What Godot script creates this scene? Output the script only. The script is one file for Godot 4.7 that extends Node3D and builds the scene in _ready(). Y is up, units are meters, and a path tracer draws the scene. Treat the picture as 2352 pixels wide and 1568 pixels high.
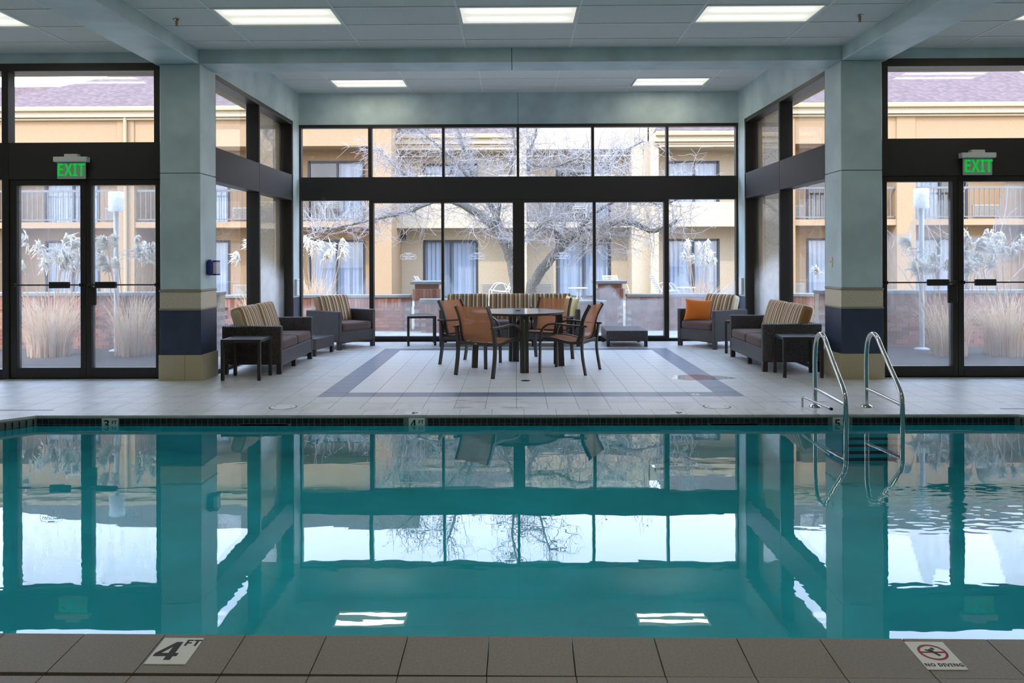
extends Node3D
# Indoor hotel pool with a glazed lounge alcove, seen across the water. Metres; y up; the camera stands above the near pool edge and looks along -z.
# Distances in front of the camera are written as positive Z and turned with P(x, y, Z).

const FOCAL := 1870.0          # pixels of the 2352 x 1568 frame
const EYE := 1.455             # camera height above the deck
const WATER := -0.085          # water level below the deck
const CEIL := 3.905            # hall ceiling
const CEIL2 := 4.27            # alcove ceiling
const SOFFIT := 3.735          # underside of beams
const XL := -3.72              # alcove side walls
const XR := 3.82
const ZC := 9.57               # front of the columns
const ZD := 9.68               # door wall
const ZB := 13.98              # back window wall

var M := {}
var names := {}
var rng := RandomNumberGenerator.new()

func P(x, y, z) -> Vector3: return Vector3(x, y, -z)

func numbered(n: String) -> String:
	if not names.has(n):
		names[n] = 0
		return n
	names[n] += 1
	return "%s_%03d" % [n, names[n]]

# ---------------------------------------------------------------- nodes
func tag(o, label := "", category := "", group := "", kind := ""):
	if label: o.set_meta("label", label)
	if category: o.set_meta("category", category)
	if group: o.set_meta("group", group)
	if kind: o.set_meta("kind", kind)
	return o

func base(called: String, at: Vector3, turn := 0.0) -> Node3D:
	var o := Node3D.new()
	o.name = numbered(called)
	add_child(o)
	o.position = at
	o.rotation.y = turn
	return o

func thing(called, label, category, at := Vector3.ZERO, turn := 0.0, group := "") -> Node3D:
	return tag(base(called, at, turn), label, category, group)

func struct(called, label := "", at := Vector3.ZERO) -> Node3D:
	return tag(base(called, at), label, "", "", "structure")

func part(parent: Node, called: String, s, m: Material, at := Vector3.ZERO, b := Basis()) -> MeshInstance3D:
	var o := MeshInstance3D.new()
	o.name = called
	o.mesh = s.commit() if s is SurfaceTool else s
	o.material_override = m
	parent.add_child(o, true)
	o.transform = Transform3D(b, at)
	return o

func solo(called, label, category, s, m, at := Vector3.ZERO, turn := 0.0, group := "") -> MeshInstance3D:
	var o := part(self, numbered(called), s, m, at, Basis(Vector3.UP, turn))
	return tag(o, label, category, group)

func copy_of(o: Node3D, at: Vector3, turn: float, label: String) -> Node3D:
	var c: Node3D = o.duplicate()
	c.name = numbered(String(o.name).trim_suffix("_001"))
	add_child(c)
	c.position = at
	c.rotation = Vector3(0, turn, 0)
	c.set_meta("label", label)
	return c

# ---------------------------------------------------------------- shapes
func S() -> SurfaceTool:
	var s := SurfaceTool.new()
	s.begin(Mesh.PRIMITIVE_TRIANGLES)
	return s

func uv_of(p: Vector3, n: Vector3) -> Vector2:
	var a := n.abs()
	if a.y > a.x and a.y > a.z: return Vector2(p.x, p.z)
	if a.x > a.z: return Vector2(p.z, p.y)
	return Vector2(p.x, p.y)

func tri(s: SurfaceTool, a: Vector3, b: Vector3, c: Vector3, n: Vector3):
	if (b - a).cross(c - a).dot(n) > 0.0:
		var t := b
		b = c
		c = t
	for v in [a, b, c]:
		s.set_normal(n)
		s.set_uv(uv_of(v, n))
		s.add_vertex(v)

func smooth(s: SurfaceTool, a: Array, b: Array, c: Array):     # [position, normal, uv] three times
	if (b[0] - a[0]).cross(c[0] - a[0]).dot(a[1] + b[1] + c[1]) > 0.0:
		var t := b
		b = c
		c = t
	for v in [a, b, c]:
		s.set_normal(v[1])
		s.set_uv(v[2])
		s.add_vertex(v[0])

func quad(s, a, b, c, d, n):
	tri(s, a, b, c, n)
	tri(s, a, c, d, n)

func face(s, a: Vector3, b: Vector3, c: Vector3, d: Vector3, away: Vector3):   # a flat quad whose normal points to the side of "away"
	var n := (b - a).cross(c - a)
	if n.length() < 1e-9: n = (c - a).cross(d - a)
	n = n.normalized()
	if n.dot(away) < 0: n = -n
	quad(s, a, b, c, d, n)

func box(s, c: Vector3, size: Vector3, bev := 0.0, q := Basis()):
	var h := size / 2.0
	bev = minf(bev, minf(h.x, minf(h.y, h.z)) * 0.9)
	for ax in 3:
		var u := (ax + 1) % 3
		var w := (ax + 2) % 3
		for sg in [-1.0, 1.0]:
			var n := Vector3.ZERO
			n[ax] = sg
			var pts := []
			for k in [[-1, -1], [1, -1], [1, 1], [-1, 1]]:
				var p := Vector3.ZERO
				p[ax] = sg * h[ax]
				p[u] = k[0] * (h[u] - bev)
				p[w] = k[1] * (h[w] - bev)
				pts.append(c + q * p)
			quad(s, pts[0], pts[1], pts[2], pts[3], q * n)
	if bev <= 0.0: return
	for ax in 3:
		var u := (ax + 1) % 3
		var w := (ax + 2) % 3
		for su in [-1.0, 1.0]:
			for sw in [-1.0, 1.0]:
				var n := Vector3.ZERO
				n[u] = su * 0.7071
				n[w] = sw * 0.7071
				var pts := []
				for k in [[-1, 0], [1, 0], [1, 1], [-1, 1]]:
					var p := Vector3.ZERO
					p[ax] = k[0] * (h[ax] - bev)
					p[u] = su * (h[u] - (bev if k[1] else 0.0))
					p[w] = sw * (h[w] - (0.0 if k[1] else bev))
					pts.append(c + q * p)
				quad(s, pts[0], pts[1], pts[2], pts[3], q * n)
	for sx in [-1.0, 1.0]:
		for sy in [-1.0, 1.0]:
			for sz in [-1.0, 1.0]:
				var g := Vector3(sx, sy, sz)
				var a := c + q * (Vector3(h.x, h.y - bev, h.z - bev) * g)
				var b := c + q * (Vector3(h.x - bev, h.y, h.z - bev) * g)
				var d := c + q * (Vector3(h.x - bev, h.y - bev, h.z) * g)
				tri(s, a, b, d, q * (g * 0.57735))

func slab(s, x0, x1, y0, y1, z0, z1, bev := 0.0):    # between positive distances z0 and z1
	box(s, Vector3((x0 + x1) / 2.0, (y0 + y1) / 2.0, -(z0 + z1) / 2.0), Vector3(absf(x1 - x0), absf(y1 - y0), absf(z1 - z0)), bev)

func bx(x0, x1, y0, y1, z0, z1, bev := 0.0) -> SurfaceTool:
	var s := S()
	slab(s, x0, x1, y0, y1, z0, z1, bev)
	return s

func tube(s: SurfaceTool, pts: Array, rads, sides := 8, caps := true):
	var n := pts.size()
	var rings := []
	var side := Vector3.ZERO
	for i in n:
		var t: Vector3 = (pts[mini(i + 1, n - 1)] - pts[maxi(i - 1, 0)]).normalized()
		if i == 0:
			side = t.cross(Vector3.UP if absf(t.y) < 0.9 else Vector3.RIGHT).normalized()
		else:
			side = (side - t * side.dot(t)).normalized()
		var up := t.cross(side)
		var r: float = rads[i] if rads is Array else rads
		var ring := []
		for k in sides:
			var a := TAU * k / sides
			var d := side * cos(a) + up * sin(a)
			ring.append([pts[i] + d * r, d, Vector2(float(k) / sides, i)])
		rings.append(ring)
	for i in n - 1:
		for k in sides:
			var k2 := (k + 1) % sides
			smooth(s, rings[i][k], rings[i][k2], rings[i + 1][k2])
			smooth(s, rings[i][k], rings[i + 1][k2], rings[i + 1][k])
	if caps:
		for e in [0, n - 1]:
			var t: Vector3 = (pts[1] - pts[0] if e == 0 else pts[n - 1] - pts[n - 2]).normalized() * (-1.0 if e == 0 else 1.0)
			for k in range(1, sides - 1):
				tri(s, rings[e][0][0], rings[e][k][0], rings[e][k + 1][0], t)

func bar(s, pts: Array, w: float, t: float, side: Vector3):     # a flat bar swept along pts; w along "side", t across
	var n := pts.size()
	var prev := []
	for i in n:
		var tan_: Vector3 = (pts[mini(i + 1, n - 1)] - pts[maxi(i - 1, 0)]).normalized()
		var sd := (side - tan_ * side.dot(tan_)).normalized()
		var up := tan_.cross(sd)
		var p: Vector3 = pts[i]
		var ring := [p + sd * w / 2 + up * t / 2, p - sd * w / 2 + up * t / 2, p - sd * w / 2 - up * t / 2, p + sd * w / 2 - up * t / 2]
		if i == 0 or i == n - 1:
			face(s, ring[0], ring[1], ring[2], ring[3], tan_ if i else -tan_)
		if i:
			for k in 4:
				var k2 := (k + 1) % 4
				var mid: Vector3 = (ring[k] + ring[k2]) / 2 - p
				face(s, prev[k], prev[k2], ring[k2], ring[k], mid)
		prev = ring

func curve(ctrl: Array, steps: int) -> Array:    # Catmull-Rom through the points
	var out := []
	for i in ctrl.size() - 1:
		var a: Vector3 = ctrl[maxi(i - 1, 0)]
		var b: Vector3 = ctrl[i]
		var c: Vector3 = ctrl[i + 1]
		var d: Vector3 = ctrl[mini(i + 2, ctrl.size() - 1)]
		for k in steps:
			out.append(b.cubic_interpolate(c, a, d, float(k) / steps))
	out.append(ctrl[-1])
	return out

func lathe(s: SurfaceTool, prof: Array, seg := 24, c := Vector3.ZERO):
	for i in prof.size() - 1:
		var a: Vector2 = prof[i]
		var b: Vector2 = prof[i + 1]
		var nn := Vector2(a.y - b.y, b.x - a.x)
		if nn.length() < 1e-9: continue
		nn = nn.normalized()
		for k in seg:
			var t0 := TAU * k / seg
			var t1 := TAU * (k + 1) / seg
			var d0 := Vector3(cos(t0), 0, sin(t0))
			var d1 := Vector3(cos(t1), 0, sin(t1))
			var q := [c + d0 * a.x + Vector3.UP * a.y, c + d1 * a.x + Vector3.UP * a.y, c + d1 * b.x + Vector3.UP * b.y, c + d0 * b.x + Vector3.UP * b.y]
			var nm := [d0 * nn.x + Vector3.UP * nn.y, d1 * nn.x + Vector3.UP * nn.y]
			var w := []
			for v in 4: w.append([q[v], nm[1 if v == 1 or v == 2 else 0], Vector2(q[v].x, q[v].z)])
			smooth(s, w[0], w[1], w[2])
			smooth(s, w[0], w[2], w[3])

func cushion(s: SurfaceTool, size: Vector3, r: float, bulge := 0.0, n := 8):   # a box with round edges whose large faces swell; u runs along x
	var h := size / 2.0
	for ax in 3:
		var u := (ax + 1) % 3
		var w := (ax + 2) % 3
		for sg in [-1.0, 1.0]:
			var grid := []
			for i in n + 1:
				for j in n + 1:
					var p := Vector3.ZERO
					p[ax] = sg * h[ax]
					p[u] = h[u] * sin((float(i) / n - 0.5) * PI) if n > 2 else h[u] * (2.0 * i / n - 1)
					p[w] = h[w] * sin((float(j) / n - 0.5) * PI) if n > 2 else h[w] * (2.0 * j / n - 1)
					var inner := h - Vector3.ONE * r
					var q := p.clamp(-inner, inner)
					var nm := (p - q).normalized()
					var v := q + nm * r
					if bulge > 0.0:
						var fx := 1.0 - pow(absf(v.x) / h.x, 2)
						var fy := 1.0 - pow(absf(v.y) / h.y, 2)
						var fz := 1.0 - pow(absf(v.z) / h.z, 2)
						if h.y < h.z: v.y += signf(v.y) * bulge * fx * fz * smoothstep(0.0, 1.0, absf(v.y) / h.y)
						else: v.z += signf(v.z) * bulge * fx * fy * smoothstep(0.0, 1.0, absf(v.z) / h.z)
					grid.append([v, nm])
			for i in n:
				for j in n:
					var q4 := [grid[i * (n + 1) + j], grid[(i + 1) * (n + 1) + j], grid[(i + 1) * (n + 1) + j + 1], grid[i * (n + 1) + j + 1]]
					var ids := [0, 1, 2, 0, 2, 3]
					if (q4[1][0] - q4[0][0]).cross(q4[2][0] - q4[0][0]).dot(q4[0][1]) > 0: ids = [0, 2, 1, 0, 3, 2]
					for k in ids:
						s.set_normal(q4[k][1])
						s.set_uv(Vector2(q4[k][0].x, q4[k][0].y + q4[k][0].z))
						s.add_vertex(q4[k][0])

func pillow(s: SurfaceTool, w: float, hgt: float, t: float, n := 14):
	for sg in [-1.0, 1.0]:
		var g := []
		for i in n + 1:
			for j in n + 1:
				var u := sin((float(i) / n - 0.5) * PI)
				var v := sin((float(j) / n - 0.5) * PI)
				var pinch := 1.0 - 0.09 * (1.0 - pow(absf(v), 2)) * pow(absf(u), 4)
				var pinch2 := 1.0 - 0.09 * (1.0 - pow(absf(u), 2)) * pow(absf(v), 4)
				var d := t / 2 * pow(maxf(0.0, (1 - u * u) * (1 - v * v)), 0.42) + 0.004 * sin(9 * u + 4 * v) * (1 - u * u) * (1 - v * v)
				g.append(Vector3(u * w / 2 * pinch, v * hgt / 2 * pinch2, sg * d))
		for i in n:
			for j in n:
				var a: Vector3 = g[i * (n + 1) + j]
				var b: Vector3 = g[(i + 1) * (n + 1) + j]
				var c: Vector3 = g[(i + 1) * (n + 1) + j + 1]
				var d: Vector3 = g[i * (n + 1) + j + 1]
				for v in ([a, b, c, a, c, d] if sg < 0 else [a, c, b, a, d, c]):
					s.set_smooth_group(0)
					s.set_uv(Vector2(v.x, v.y))
					s.add_vertex(v)
	s.generate_normals()

func lettering(parent, called, words, high, deep, m, at, b := Basis()) -> MeshInstance3D:
	var t := TextMesh.new()
	var f := SystemFont.new()
	f.font_names = PackedStringArray(["Droid Sans"])
	f.font_weight = 700
	t.font = f
	t.text = words
	t.font_size = 64
	t.pixel_size = high / 46.0
	t.depth = deep
	t.curve_step = 1.0
	return part(parent, called, t, m, at, b)

# ---------------------------------------------------------------- materials
func C(r, g, b, a := 1.0) -> Color: return Color(r / 255.0, g / 255.0, b / 255.0, a)

func mat(key: String, c: Color, rough := 0.8, metal := 0.0) -> StandardMaterial3D:
	var m := StandardMaterial3D.new()
	m.resource_name = key
	m.albedo_color = c
	m.roughness = rough
	m.metallic = metal
	M[key] = m
	return m

func noise(freq: float, lo: float, hi: float, seed_ := 1, size := 256, octaves := 4) -> NoiseTexture2D:
	var f := FastNoiseLite.new()
	f.noise_type = FastNoiseLite.TYPE_SIMPLEX_SMOOTH
	f.frequency = freq
	f.fractal_octaves = octaves
	f.seed = seed_
	var t := NoiseTexture2D.new()
	t.width = size
	t.height = size
	t.seamless = true
	t.noise = f
	var g := Gradient.new()
	g.set_color(0, Color(lo, lo, lo))
	g.set_color(1, Color(hi, hi, hi))
	t.color_ramp = g
	return t

func world_tex(m: StandardMaterial3D, tex, per_metre: float):
	m.albedo_texture = tex
	m.uv1_triplanar = true
	m.uv1_world_triplanar = true
	m.uv1_scale = Vector3.ONE * per_metre

func bump(m: StandardMaterial3D, tex, cm: float):
	m.heightmap_enabled = true
	m.heightmap_texture = tex
	m.heightmap_scale = cm

func image_of(w: int, h: int, f: Callable) -> ImageTexture:
	var im := Image.create(w, h, false, Image.FORMAT_RGB8)
	for y in h:
		for x in w:
			im.set_pixel(x, y, f.call(x, y))
	return ImageTexture.create_from_image(im)

func materials():
	var fine := noise(0.09, 0.86, 1.0, 3)
	var blotch := noise(0.012, 0.88, 1.0, 5)
	var grain := noise(0.2, 0.0, 1.0, 9, 256, 2)
	world_tex(mat("paint", C(196, 215, 216), 0.45), blotch, 0.5)
	world_tex(mat("ceiling_tile", C(236, 236, 229), 0.95), fine, 3.0)
	bump(M.ceiling_tile, grain, 0.06)
	mat("grid_white", C(228, 230, 225), 0.6)
	mat("bronze", C(48, 43, 38), 0.42, 0.25)
	mat("bronze_panel", C(46, 42, 39), 0.5, 0.1)
	mat("rubber", C(22, 22, 22), 0.8)
	world_tex(mat("tile_a", C(222, 220, 215), 0.36), fine, 2.3)
	world_tex(mat("tile_b", C(228, 226, 221), 0.33), fine, 1.7)
	world_tex(mat("tile_c", C(216, 214, 208), 0.38), blotch, 1.4)
	world_tex(mat("tile_inner", C(240, 240, 238), 0.33), fine, 1.9)
	world_tex(mat("tile_slate", C(112, 124, 146), 0.34), fine, 2.2)
	mat("grout", C(98, 94, 90), 0.9)
	world_tex(mat("coping_tile", C(142, 134, 123), 0.5), fine, 3.1)
	bump(M.coping_tile, grain, 0.04)
	world_tex(mat("base_tile", C(206, 190, 156), 0.5), fine, 2.6)
	mat("cap_trim", C(150, 140, 122), 0.5)
	world_tex(mat("beige_band", C(222, 208, 184), 0.6), fine, 2.0)
	world_tex(mat("navy_band", C(60, 70, 92), 0.42), blotch, 1.2)
	mat("waterline_tile", C(30, 27, 32), 0.14)
	mat("waterline_grout", C(118, 128, 124), 0.9)
	mat("mark_white", C(226, 228, 226), 0.5)
	mat("mark_black", C(34, 34, 36), 0.6)
	mat("mark_red", C(150, 40, 44), 0.6)
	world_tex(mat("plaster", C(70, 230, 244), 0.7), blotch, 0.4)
	mat("slot", C(14, 14, 15), 0.9)
	mat("scuff", C(116, 106, 94, 0.22), 0.9)
	M.scuff.transparency = BaseMaterial3D.TRANSPARENCY_ALPHA
	# water
	var w := mat("water", C(196, 250, 252, 0.0), 0.0)
	w.transparency = BaseMaterial3D.TRANSPARENCY_ALPHA
	w.refraction_enabled = true
	w.refraction_scale = 0.036
	bump(w, ripples(), 0.045)
	# glass
	var g := mat("glass", C(240, 246, 246, 0.02), 0.0)
	g.transparency = BaseMaterial3D.TRANSPARENCY_ALPHA
	var fg := mat("condensation", C(236, 238, 240), 0.9)
	fg.transparency = BaseMaterial3D.TRANSPARENCY_ALPHA
	fg.vertex_color_use_as_albedo = true
	fg.backlight_enabled = true
	fg.backlight = Color(1, 1, 1)
	var et := mat("etched", C(244, 246, 248), 0.9)
	et.backlight_enabled = true
	et.backlight = Color(1, 1, 1)
	var pd := mat("puddle", C(230, 240, 245, 0.02), 0.0)
	pd.transparency = BaseMaterial3D.TRANSPARENCY_ALPHA
	# metal
	mat("steel", C(200, 200, 196), 0.16, 1.0)
	mat("tread", C(60, 56, 54), 0.6)
	# lamps
	var d := mat("diffuser", C(250, 248, 238), 0.6)
	d.emission_enabled = true
	d.emission = Color.BLACK
	d.emission_operator = BaseMaterial3D.EMISSION_OP_ADD
	d.emission_energy_multiplier = 1.25
	d.emission_texture = image_of(64, 32, func(x, y):
		var v: float = (y + 0.5) / 32.0
		var e: float = minf(x, 63 - x) / 6.0
		var tube_: float = exp(-pow((v - 0.27) / 0.13, 2)) + exp(-pow((v - 0.73) / 0.13, 2))
		var b: float = lerpf(0.72, 1.0, clampf(tube_, 0, 1) * clampf(e, 0, 1))
		return Color(b, b * 0.985, b * 0.92))
	var ex := mat("exit_green", C(20, 200, 70), 0.6)
	ex.emission_enabled = true
	ex.emission = C(20, 225, 80)
	ex.emission_energy_multiplier = 0.35
	mat("sign_grey", C(168, 174, 170), 0.5)
	mat("sign_housing", C(208, 210, 206), 0.5)
	mat("white_plastic", C(226, 226, 222), 0.5)
	mat("almond_plastic", C(214, 206, 184), 0.5)
	mat("phone_blue", C(30, 44, 120), 0.4)
	mat("phone_label", C(206, 200, 214), 0.6)
	mat("brass", C(170, 140, 90), 0.35, 0.8)
	# furniture
	var weave := image_of(128, 128, func(x, y):      # strands woven on the diagonal
		var p: float = (x + y) / 32.0
		var q: float = (x - y + 128) / 32.0
		var u: float = p - floorf(p) - 0.5
		var v: float = q - floorf(q) - 0.5
		var over: bool = (int(floorf(p)) + int(floorf(q))) % 2 == 0
		var a: float = u if over else v
		var l: float = v if over else u
		var hgt: float = (1.0 - pow(absf(a) * 2.0, 2) * 0.8) * (0.5 + 0.5 * cos(l * PI * 0.95))
		return Color(hgt, hgt, hgt))
	var wk := mat("wicker", C(62, 54, 50), 0.3)
	wk.uv1_triplanar = true
	wk.uv1_scale = Vector3.ONE / 0.11
	bump(wk, weave, 0.9)
	mat("frame_brown", C(52, 45, 41), 0.4, 0.1)
	world_tex(mat("seat_cloth", C(98, 76, 70), 0.9), fine, 9.0)
	M.seat_cloth.rim_enabled = true
	M.seat_cloth.rim = 0.3
	var bands := [[0.17, C(218, 202, 168)], [0.05, C(150, 122, 88)], [0.19, C(164, 122, 78)], [0.05, C(120, 96, 74)], [0.14, C(104, 88, 76)], [0.14, C(206, 190, 156)], [0.13, C(150, 114, 76)], [0.13, C(112, 94, 80)]]
	var st := mat("stripes", Color.WHITE, 0.9)
	st.albedo_texture = image_of(128, 2, func(x, _y):
		var u: float = x / 128.0
		for b in bands:
			if u < b[0]: return b[1]
			u -= b[0]
		return bands[0][1])
	st.uv1_scale = Vector3(1.0 / 0.15, 1, 1)
	mat("orange_cloth", C(216, 112, 26), 0.85)
	M.orange_cloth.rim_enabled = true
	mat("yellow_cloth", C(228, 214, 158), 0.85)
	var sl := mat("sling", C(166, 106, 68, 0.8), 0.8)
	sl.transparency = BaseMaterial3D.TRANSPARENCY_ALPHA
	sl.backlight_enabled = true
	sl.backlight = C(150, 96, 62)
	mat("chair_metal", C(66, 60, 55), 0.35, 0.3)
	mat("table_glass", C(204, 208, 218), 0.12)
	# outside
	world_tex(mat("stucco_orange", C(166, 136, 102), 0.95), fine, 1.0)
	world_tex(mat("stucco_cream", C(184, 166, 139), 0.95), fine, 1.0)
	var sh := mat("shingle", C(110, 86, 80), 0.95)
	sh.albedo_texture = image_of(128, 128, func(x, y):
		var row: int = y / 8
		var shift: float = fposmod(sin(row * 12.9898) * 43758.5, 1.0) * 128.0
		var cell: int = int(fposmod(x + shift, 128.0) / 8.0)
		var hash_: float = fposmod(sin(cell * 78.233 + row * 37.719) * 43758.5, 1.0)
		var b: float = 0.78 + 0.22 * hash_
		if y % 8 == 0: b *= 0.72
		return Color(b, b, b))
	sh.uv1_scale = Vector3(0.5, 0.85, 1)
	mat("gutter", C(160, 138, 104), 0.6)
	mat("soffit", C(150, 136, 112), 0.9)
	mat("door_frame", C(56, 57, 60), 0.5, 0.3)
	mat("room_wall", C(206, 198, 184), 0.9)
	mat("curtain", C(144, 157, 174), 0.95)
	mat("rail_metal", C(104, 102, 100), 0.5, 0.2)
	mat("vent_white", C(160, 152, 140), 0.7)
	var br := [C(152, 98, 76), C(164, 110, 88), C(138, 88, 68), C(174, 124, 100)]
	for k in 4: world_tex(mat("brick_%d" % k, br[k], 0.95), fine, 6.0)
	mat("mortar", C(176, 162, 146), 0.95)
	world_tex(mat("cap_stone", C(138, 136, 130), 0.9), fine, 3.0)
	world_tex(mat("mulch", C(112, 98, 84), 1.0), noise(0.12, 0.35, 1.0, 21), 1.2)
	world_tex(mat("lawn", C(156, 144, 118), 1.0), noise(0.09, 0.7, 1.0, 23), 1.0)
	world_tex(mat("concrete", C(174, 168, 160), 0.9), blotch, 0.7)
	world_tex(mat("bark", C(158, 152, 144), 0.95), noise(0.05, 0.45, 1.0, 31), 2.0)
	bump(M.bark, grain, 1.2)
	mat("twig", C(164, 157, 154), 0.95)
	mat("grass_blade", C(196, 170, 138), 0.95)
	mat("plume", C(238, 230, 216), 0.95)
	M.plume.backlight_enabled = true
	M.plume.backlight = C(250, 245, 236)
	M.grass_blade.backlight_enabled = true
	M.grass_blade.backlight = C(210, 186, 154)
	var lw := mat("lamp_white", C(246, 246, 246), 0.5)
	lw.backlight_enabled = true
	lw.backlight = Color(1, 1, 1)
	mat("post_white", C(200, 204, 210), 0.5)
	mat("strap_white", C(178, 176, 170), 0.6)

func ripples() -> ImageTexture:
	var f := FastNoiseLite.new()
	f.noise_type = FastNoiseLite.TYPE_SIMPLEX_SMOOTH
	f.frequency = 1.0
	f.fractal_octaves = 2
	f.seed = 77
	var w := 1024
	var h := 512
	var im := Image.create(w, h, false, Image.FORMAT_RF)
	for y in h:
		for x in w:
			var px := x / 1024.0 * 12.0 - 6.0          # metres across
			var pz := y / 512.0 * 6.0 + 2.5            # metres away from the camera
			var calm := 0.09 + 2.0 * exp(-(pow((px - 2.9) / 0.85, 2) + pow((pz - 4.95) / 0.42, 2))) + 0.3 * exp(-pow((pz - 3.85) / 0.18, 2))
			var v := f.get_noise_2d(px * 2.2, pz * 4.0) * 0.4 + f.get_noise_2d(px * 6.0 + 40.0, pz * 15.0) * calm
			im.set_pixel(x, y, Color(0.5 + 0.5 * v, 0, 0))
	return ImageTexture.create_from_image(im)

# ================================================================ the scene
func _ready():
	rng.seed = 11
	# camera
	var yaw := deg_to_rad(0.58)
	var roll := 0.0033
	var fw := Vector3(-sin(yaw), 0, -cos(yaw))
	var r0 := Vector3(cos(yaw), 0, -sin(yaw))
	var right := r0 * cos(roll) - Vector3.UP * sin(roll)
	var up := Vector3.UP * cos(roll) + r0 * sin(roll)
	var cam := Camera3D.new()
	cam.name = "camera"
	add_child(cam)
	cam.transform = Transform3D(Basis(right, up, -fw), Vector3(0, EYE, 0))
	cam.projection = Camera3D.PROJECTION_FRUSTUM
	cam.near = 0.05
	cam.far = 200.0
	cam.size = 1568.0 / FOCAL * cam.near
	cam.frustum_offset = Vector2(1176.0 - 1165.0, 588.0 - 784.0) / FOCAL * cam.near
	cam.current = true
	# sky
	var e := Environment.new()
	e.background_mode = Environment.BG_SKY
	var sk := ProceduralSkyMaterial.new()
	sk.sky_top_color = C(164, 194, 238)
	sk.sky_horizon_color = C(241, 240, 247)
	sk.sky_curve = 0.22
	sk.ground_bottom_color = C(120, 110, 100)
	sk.ground_horizon_color = C(190, 186, 180)
	sk.sun_angle_max = 40.0
	e.sky = Sky.new()
	e.sky.sky_material = sk
	e.background_energy_multiplier = 9.2
	e.tonemap_mode = Environment.TONE_MAPPER_LINEAR
	e.tonemap_exposure = 1.0
	e.sdfgi_enabled = true
	e.ssao_enabled = true
	e.ssil_enabled = true
	var we := WorldEnvironment.new()
	we.name = "environment"
	we.environment = e
	add_child(we)
	# sun, hazy, from behind the camera and to the left
	var sun := DirectionalLight3D.new()
	sun.name = "sun"
	add_child(sun)
	var az := deg_to_rad(38.0)
	var el := deg_to_rad(37.0)
	var to_sun := Vector3(-sin(az) * cos(el), sin(el), cos(az) * cos(el))
	sun.look_at_from_position(Vector3.ZERO, -to_sun, Vector3.UP)
	sun.light_energy = 0.9
	sun.light_color = C(255, 244, 226)
	sun.light_angular_distance = 1.5
	sun.shadow_enabled = true
	sun.sky_mode = DirectionalLight3D.SKY_MODE_LIGHT_ONLY

	materials()
	shell()
	ceilings()
	floors()
	pool()
	columns()
	back_windows()
	side_windows()
	doors()
	outside_shell()
	lamps()
	furniture()
	ladder()
	fittings()
	courtyard()
	building()
	tree()
	grasses()

# ---------------------------------------------------------------- room shell
func shell():
	var w := struct("wall_back")
	# above the doors and beside the hall windows
	for sd in [[-8.0, -4.195], [4.295, 8.1]]:
		part(w, "panel", bx(sd[0], sd[1], 3.772, CEIL + 0.25, ZD, ZD + 0.25), M.paint)
	w = struct("wall_left")
	part(w, "panel", bx(-8.25, -8.0, -0.1, CEIL + 0.25, -2.4, ZD + 0.25), M.paint)
	w = struct("wall_right")
	part(w, "panel", bx(8.1, 8.35, -0.1, CEIL + 0.25, -2.4, ZD + 0.25), M.paint)
	w = struct("wall_front")
	part(w, "panel", bx(-8.25, 8.35, -0.1, CEIL + 0.25, -2.65, -2.4), M.paint)
	# alcove: wall above the glass, corner strips
	w = struct("wall_alcove_left")
	part(w, "panel", bx(XL - 0.2, XL, 3.725, CEIL2 + 0.1, 10.02, ZB + 0.2), M.paint)
	part(w, "corner_strip", bx(XL - 0.2, XL, 0.77, 3.725, 13.56, ZB), M.paint)
	part(w, "wainscot", bx(XL - 0.2, XL, 0.0, 0.77, 13.56, ZB), M.navy_band)
	w = struct("wall_alcove_right")
	part(w, "panel", bx(XR, XR + 0.2, 3.725, CEIL2 + 0.1, 10.02, ZB + 0.2), M.paint)
	part(w, "corner_strip", bx(XR, XR + 0.2, 0.77, 3.725, 13.56, ZB), M.paint)
	part(w, "wainscot", bx(XR, XR + 0.2, 0.0, 0.77, 13.56, ZB), M.navy_band)
	w = struct("wall_alcove_back")
	part(w, "panel", bx(XL, 0.047, 3.72, CEIL2 + 0.1, ZB, ZB + 0.2), M.paint)
	part(w, "panel", bx(0.053, XR, 3.72, CEIL2 + 0.1, ZB, ZB + 0.2), M.paint)
	part(w, "joint", bx(0.04, 0.06, 3.72, CEIL2 + 0.1, ZB + 0.006, ZB + 0.1), M.rubber)
	# beams
	var b := struct("beam")
	part(b, "beam_side", bx(-4.26, -3.73, SOFFIT, CEIL + 0.1, -2.4, ZC, 0.008), M.paint)
	b = struct("beam")
	part(b, "beam_side", bx(3.83, 4.36, SOFFIT, CEIL + 0.1, -2.4, ZC, 0.008), M.paint)
	b = struct("beam")
	part(b, "panel", bx(-4.26, -0.038, SOFFIT, CEIL2 + 0.1, ZC, 10.02, 0.004), M.paint)
	part(b, "panel", bx(-0.032, 4.36, SOFFIT, CEIL2 + 0.1, ZC, 10.02, 0.004), M.paint)
	part(b, "joint", bx(-0.05, -0.02, SOFFIT + 0.006, CEIL2 + 0.1, ZC + 0.006, 10.01), M.rubber)

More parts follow.
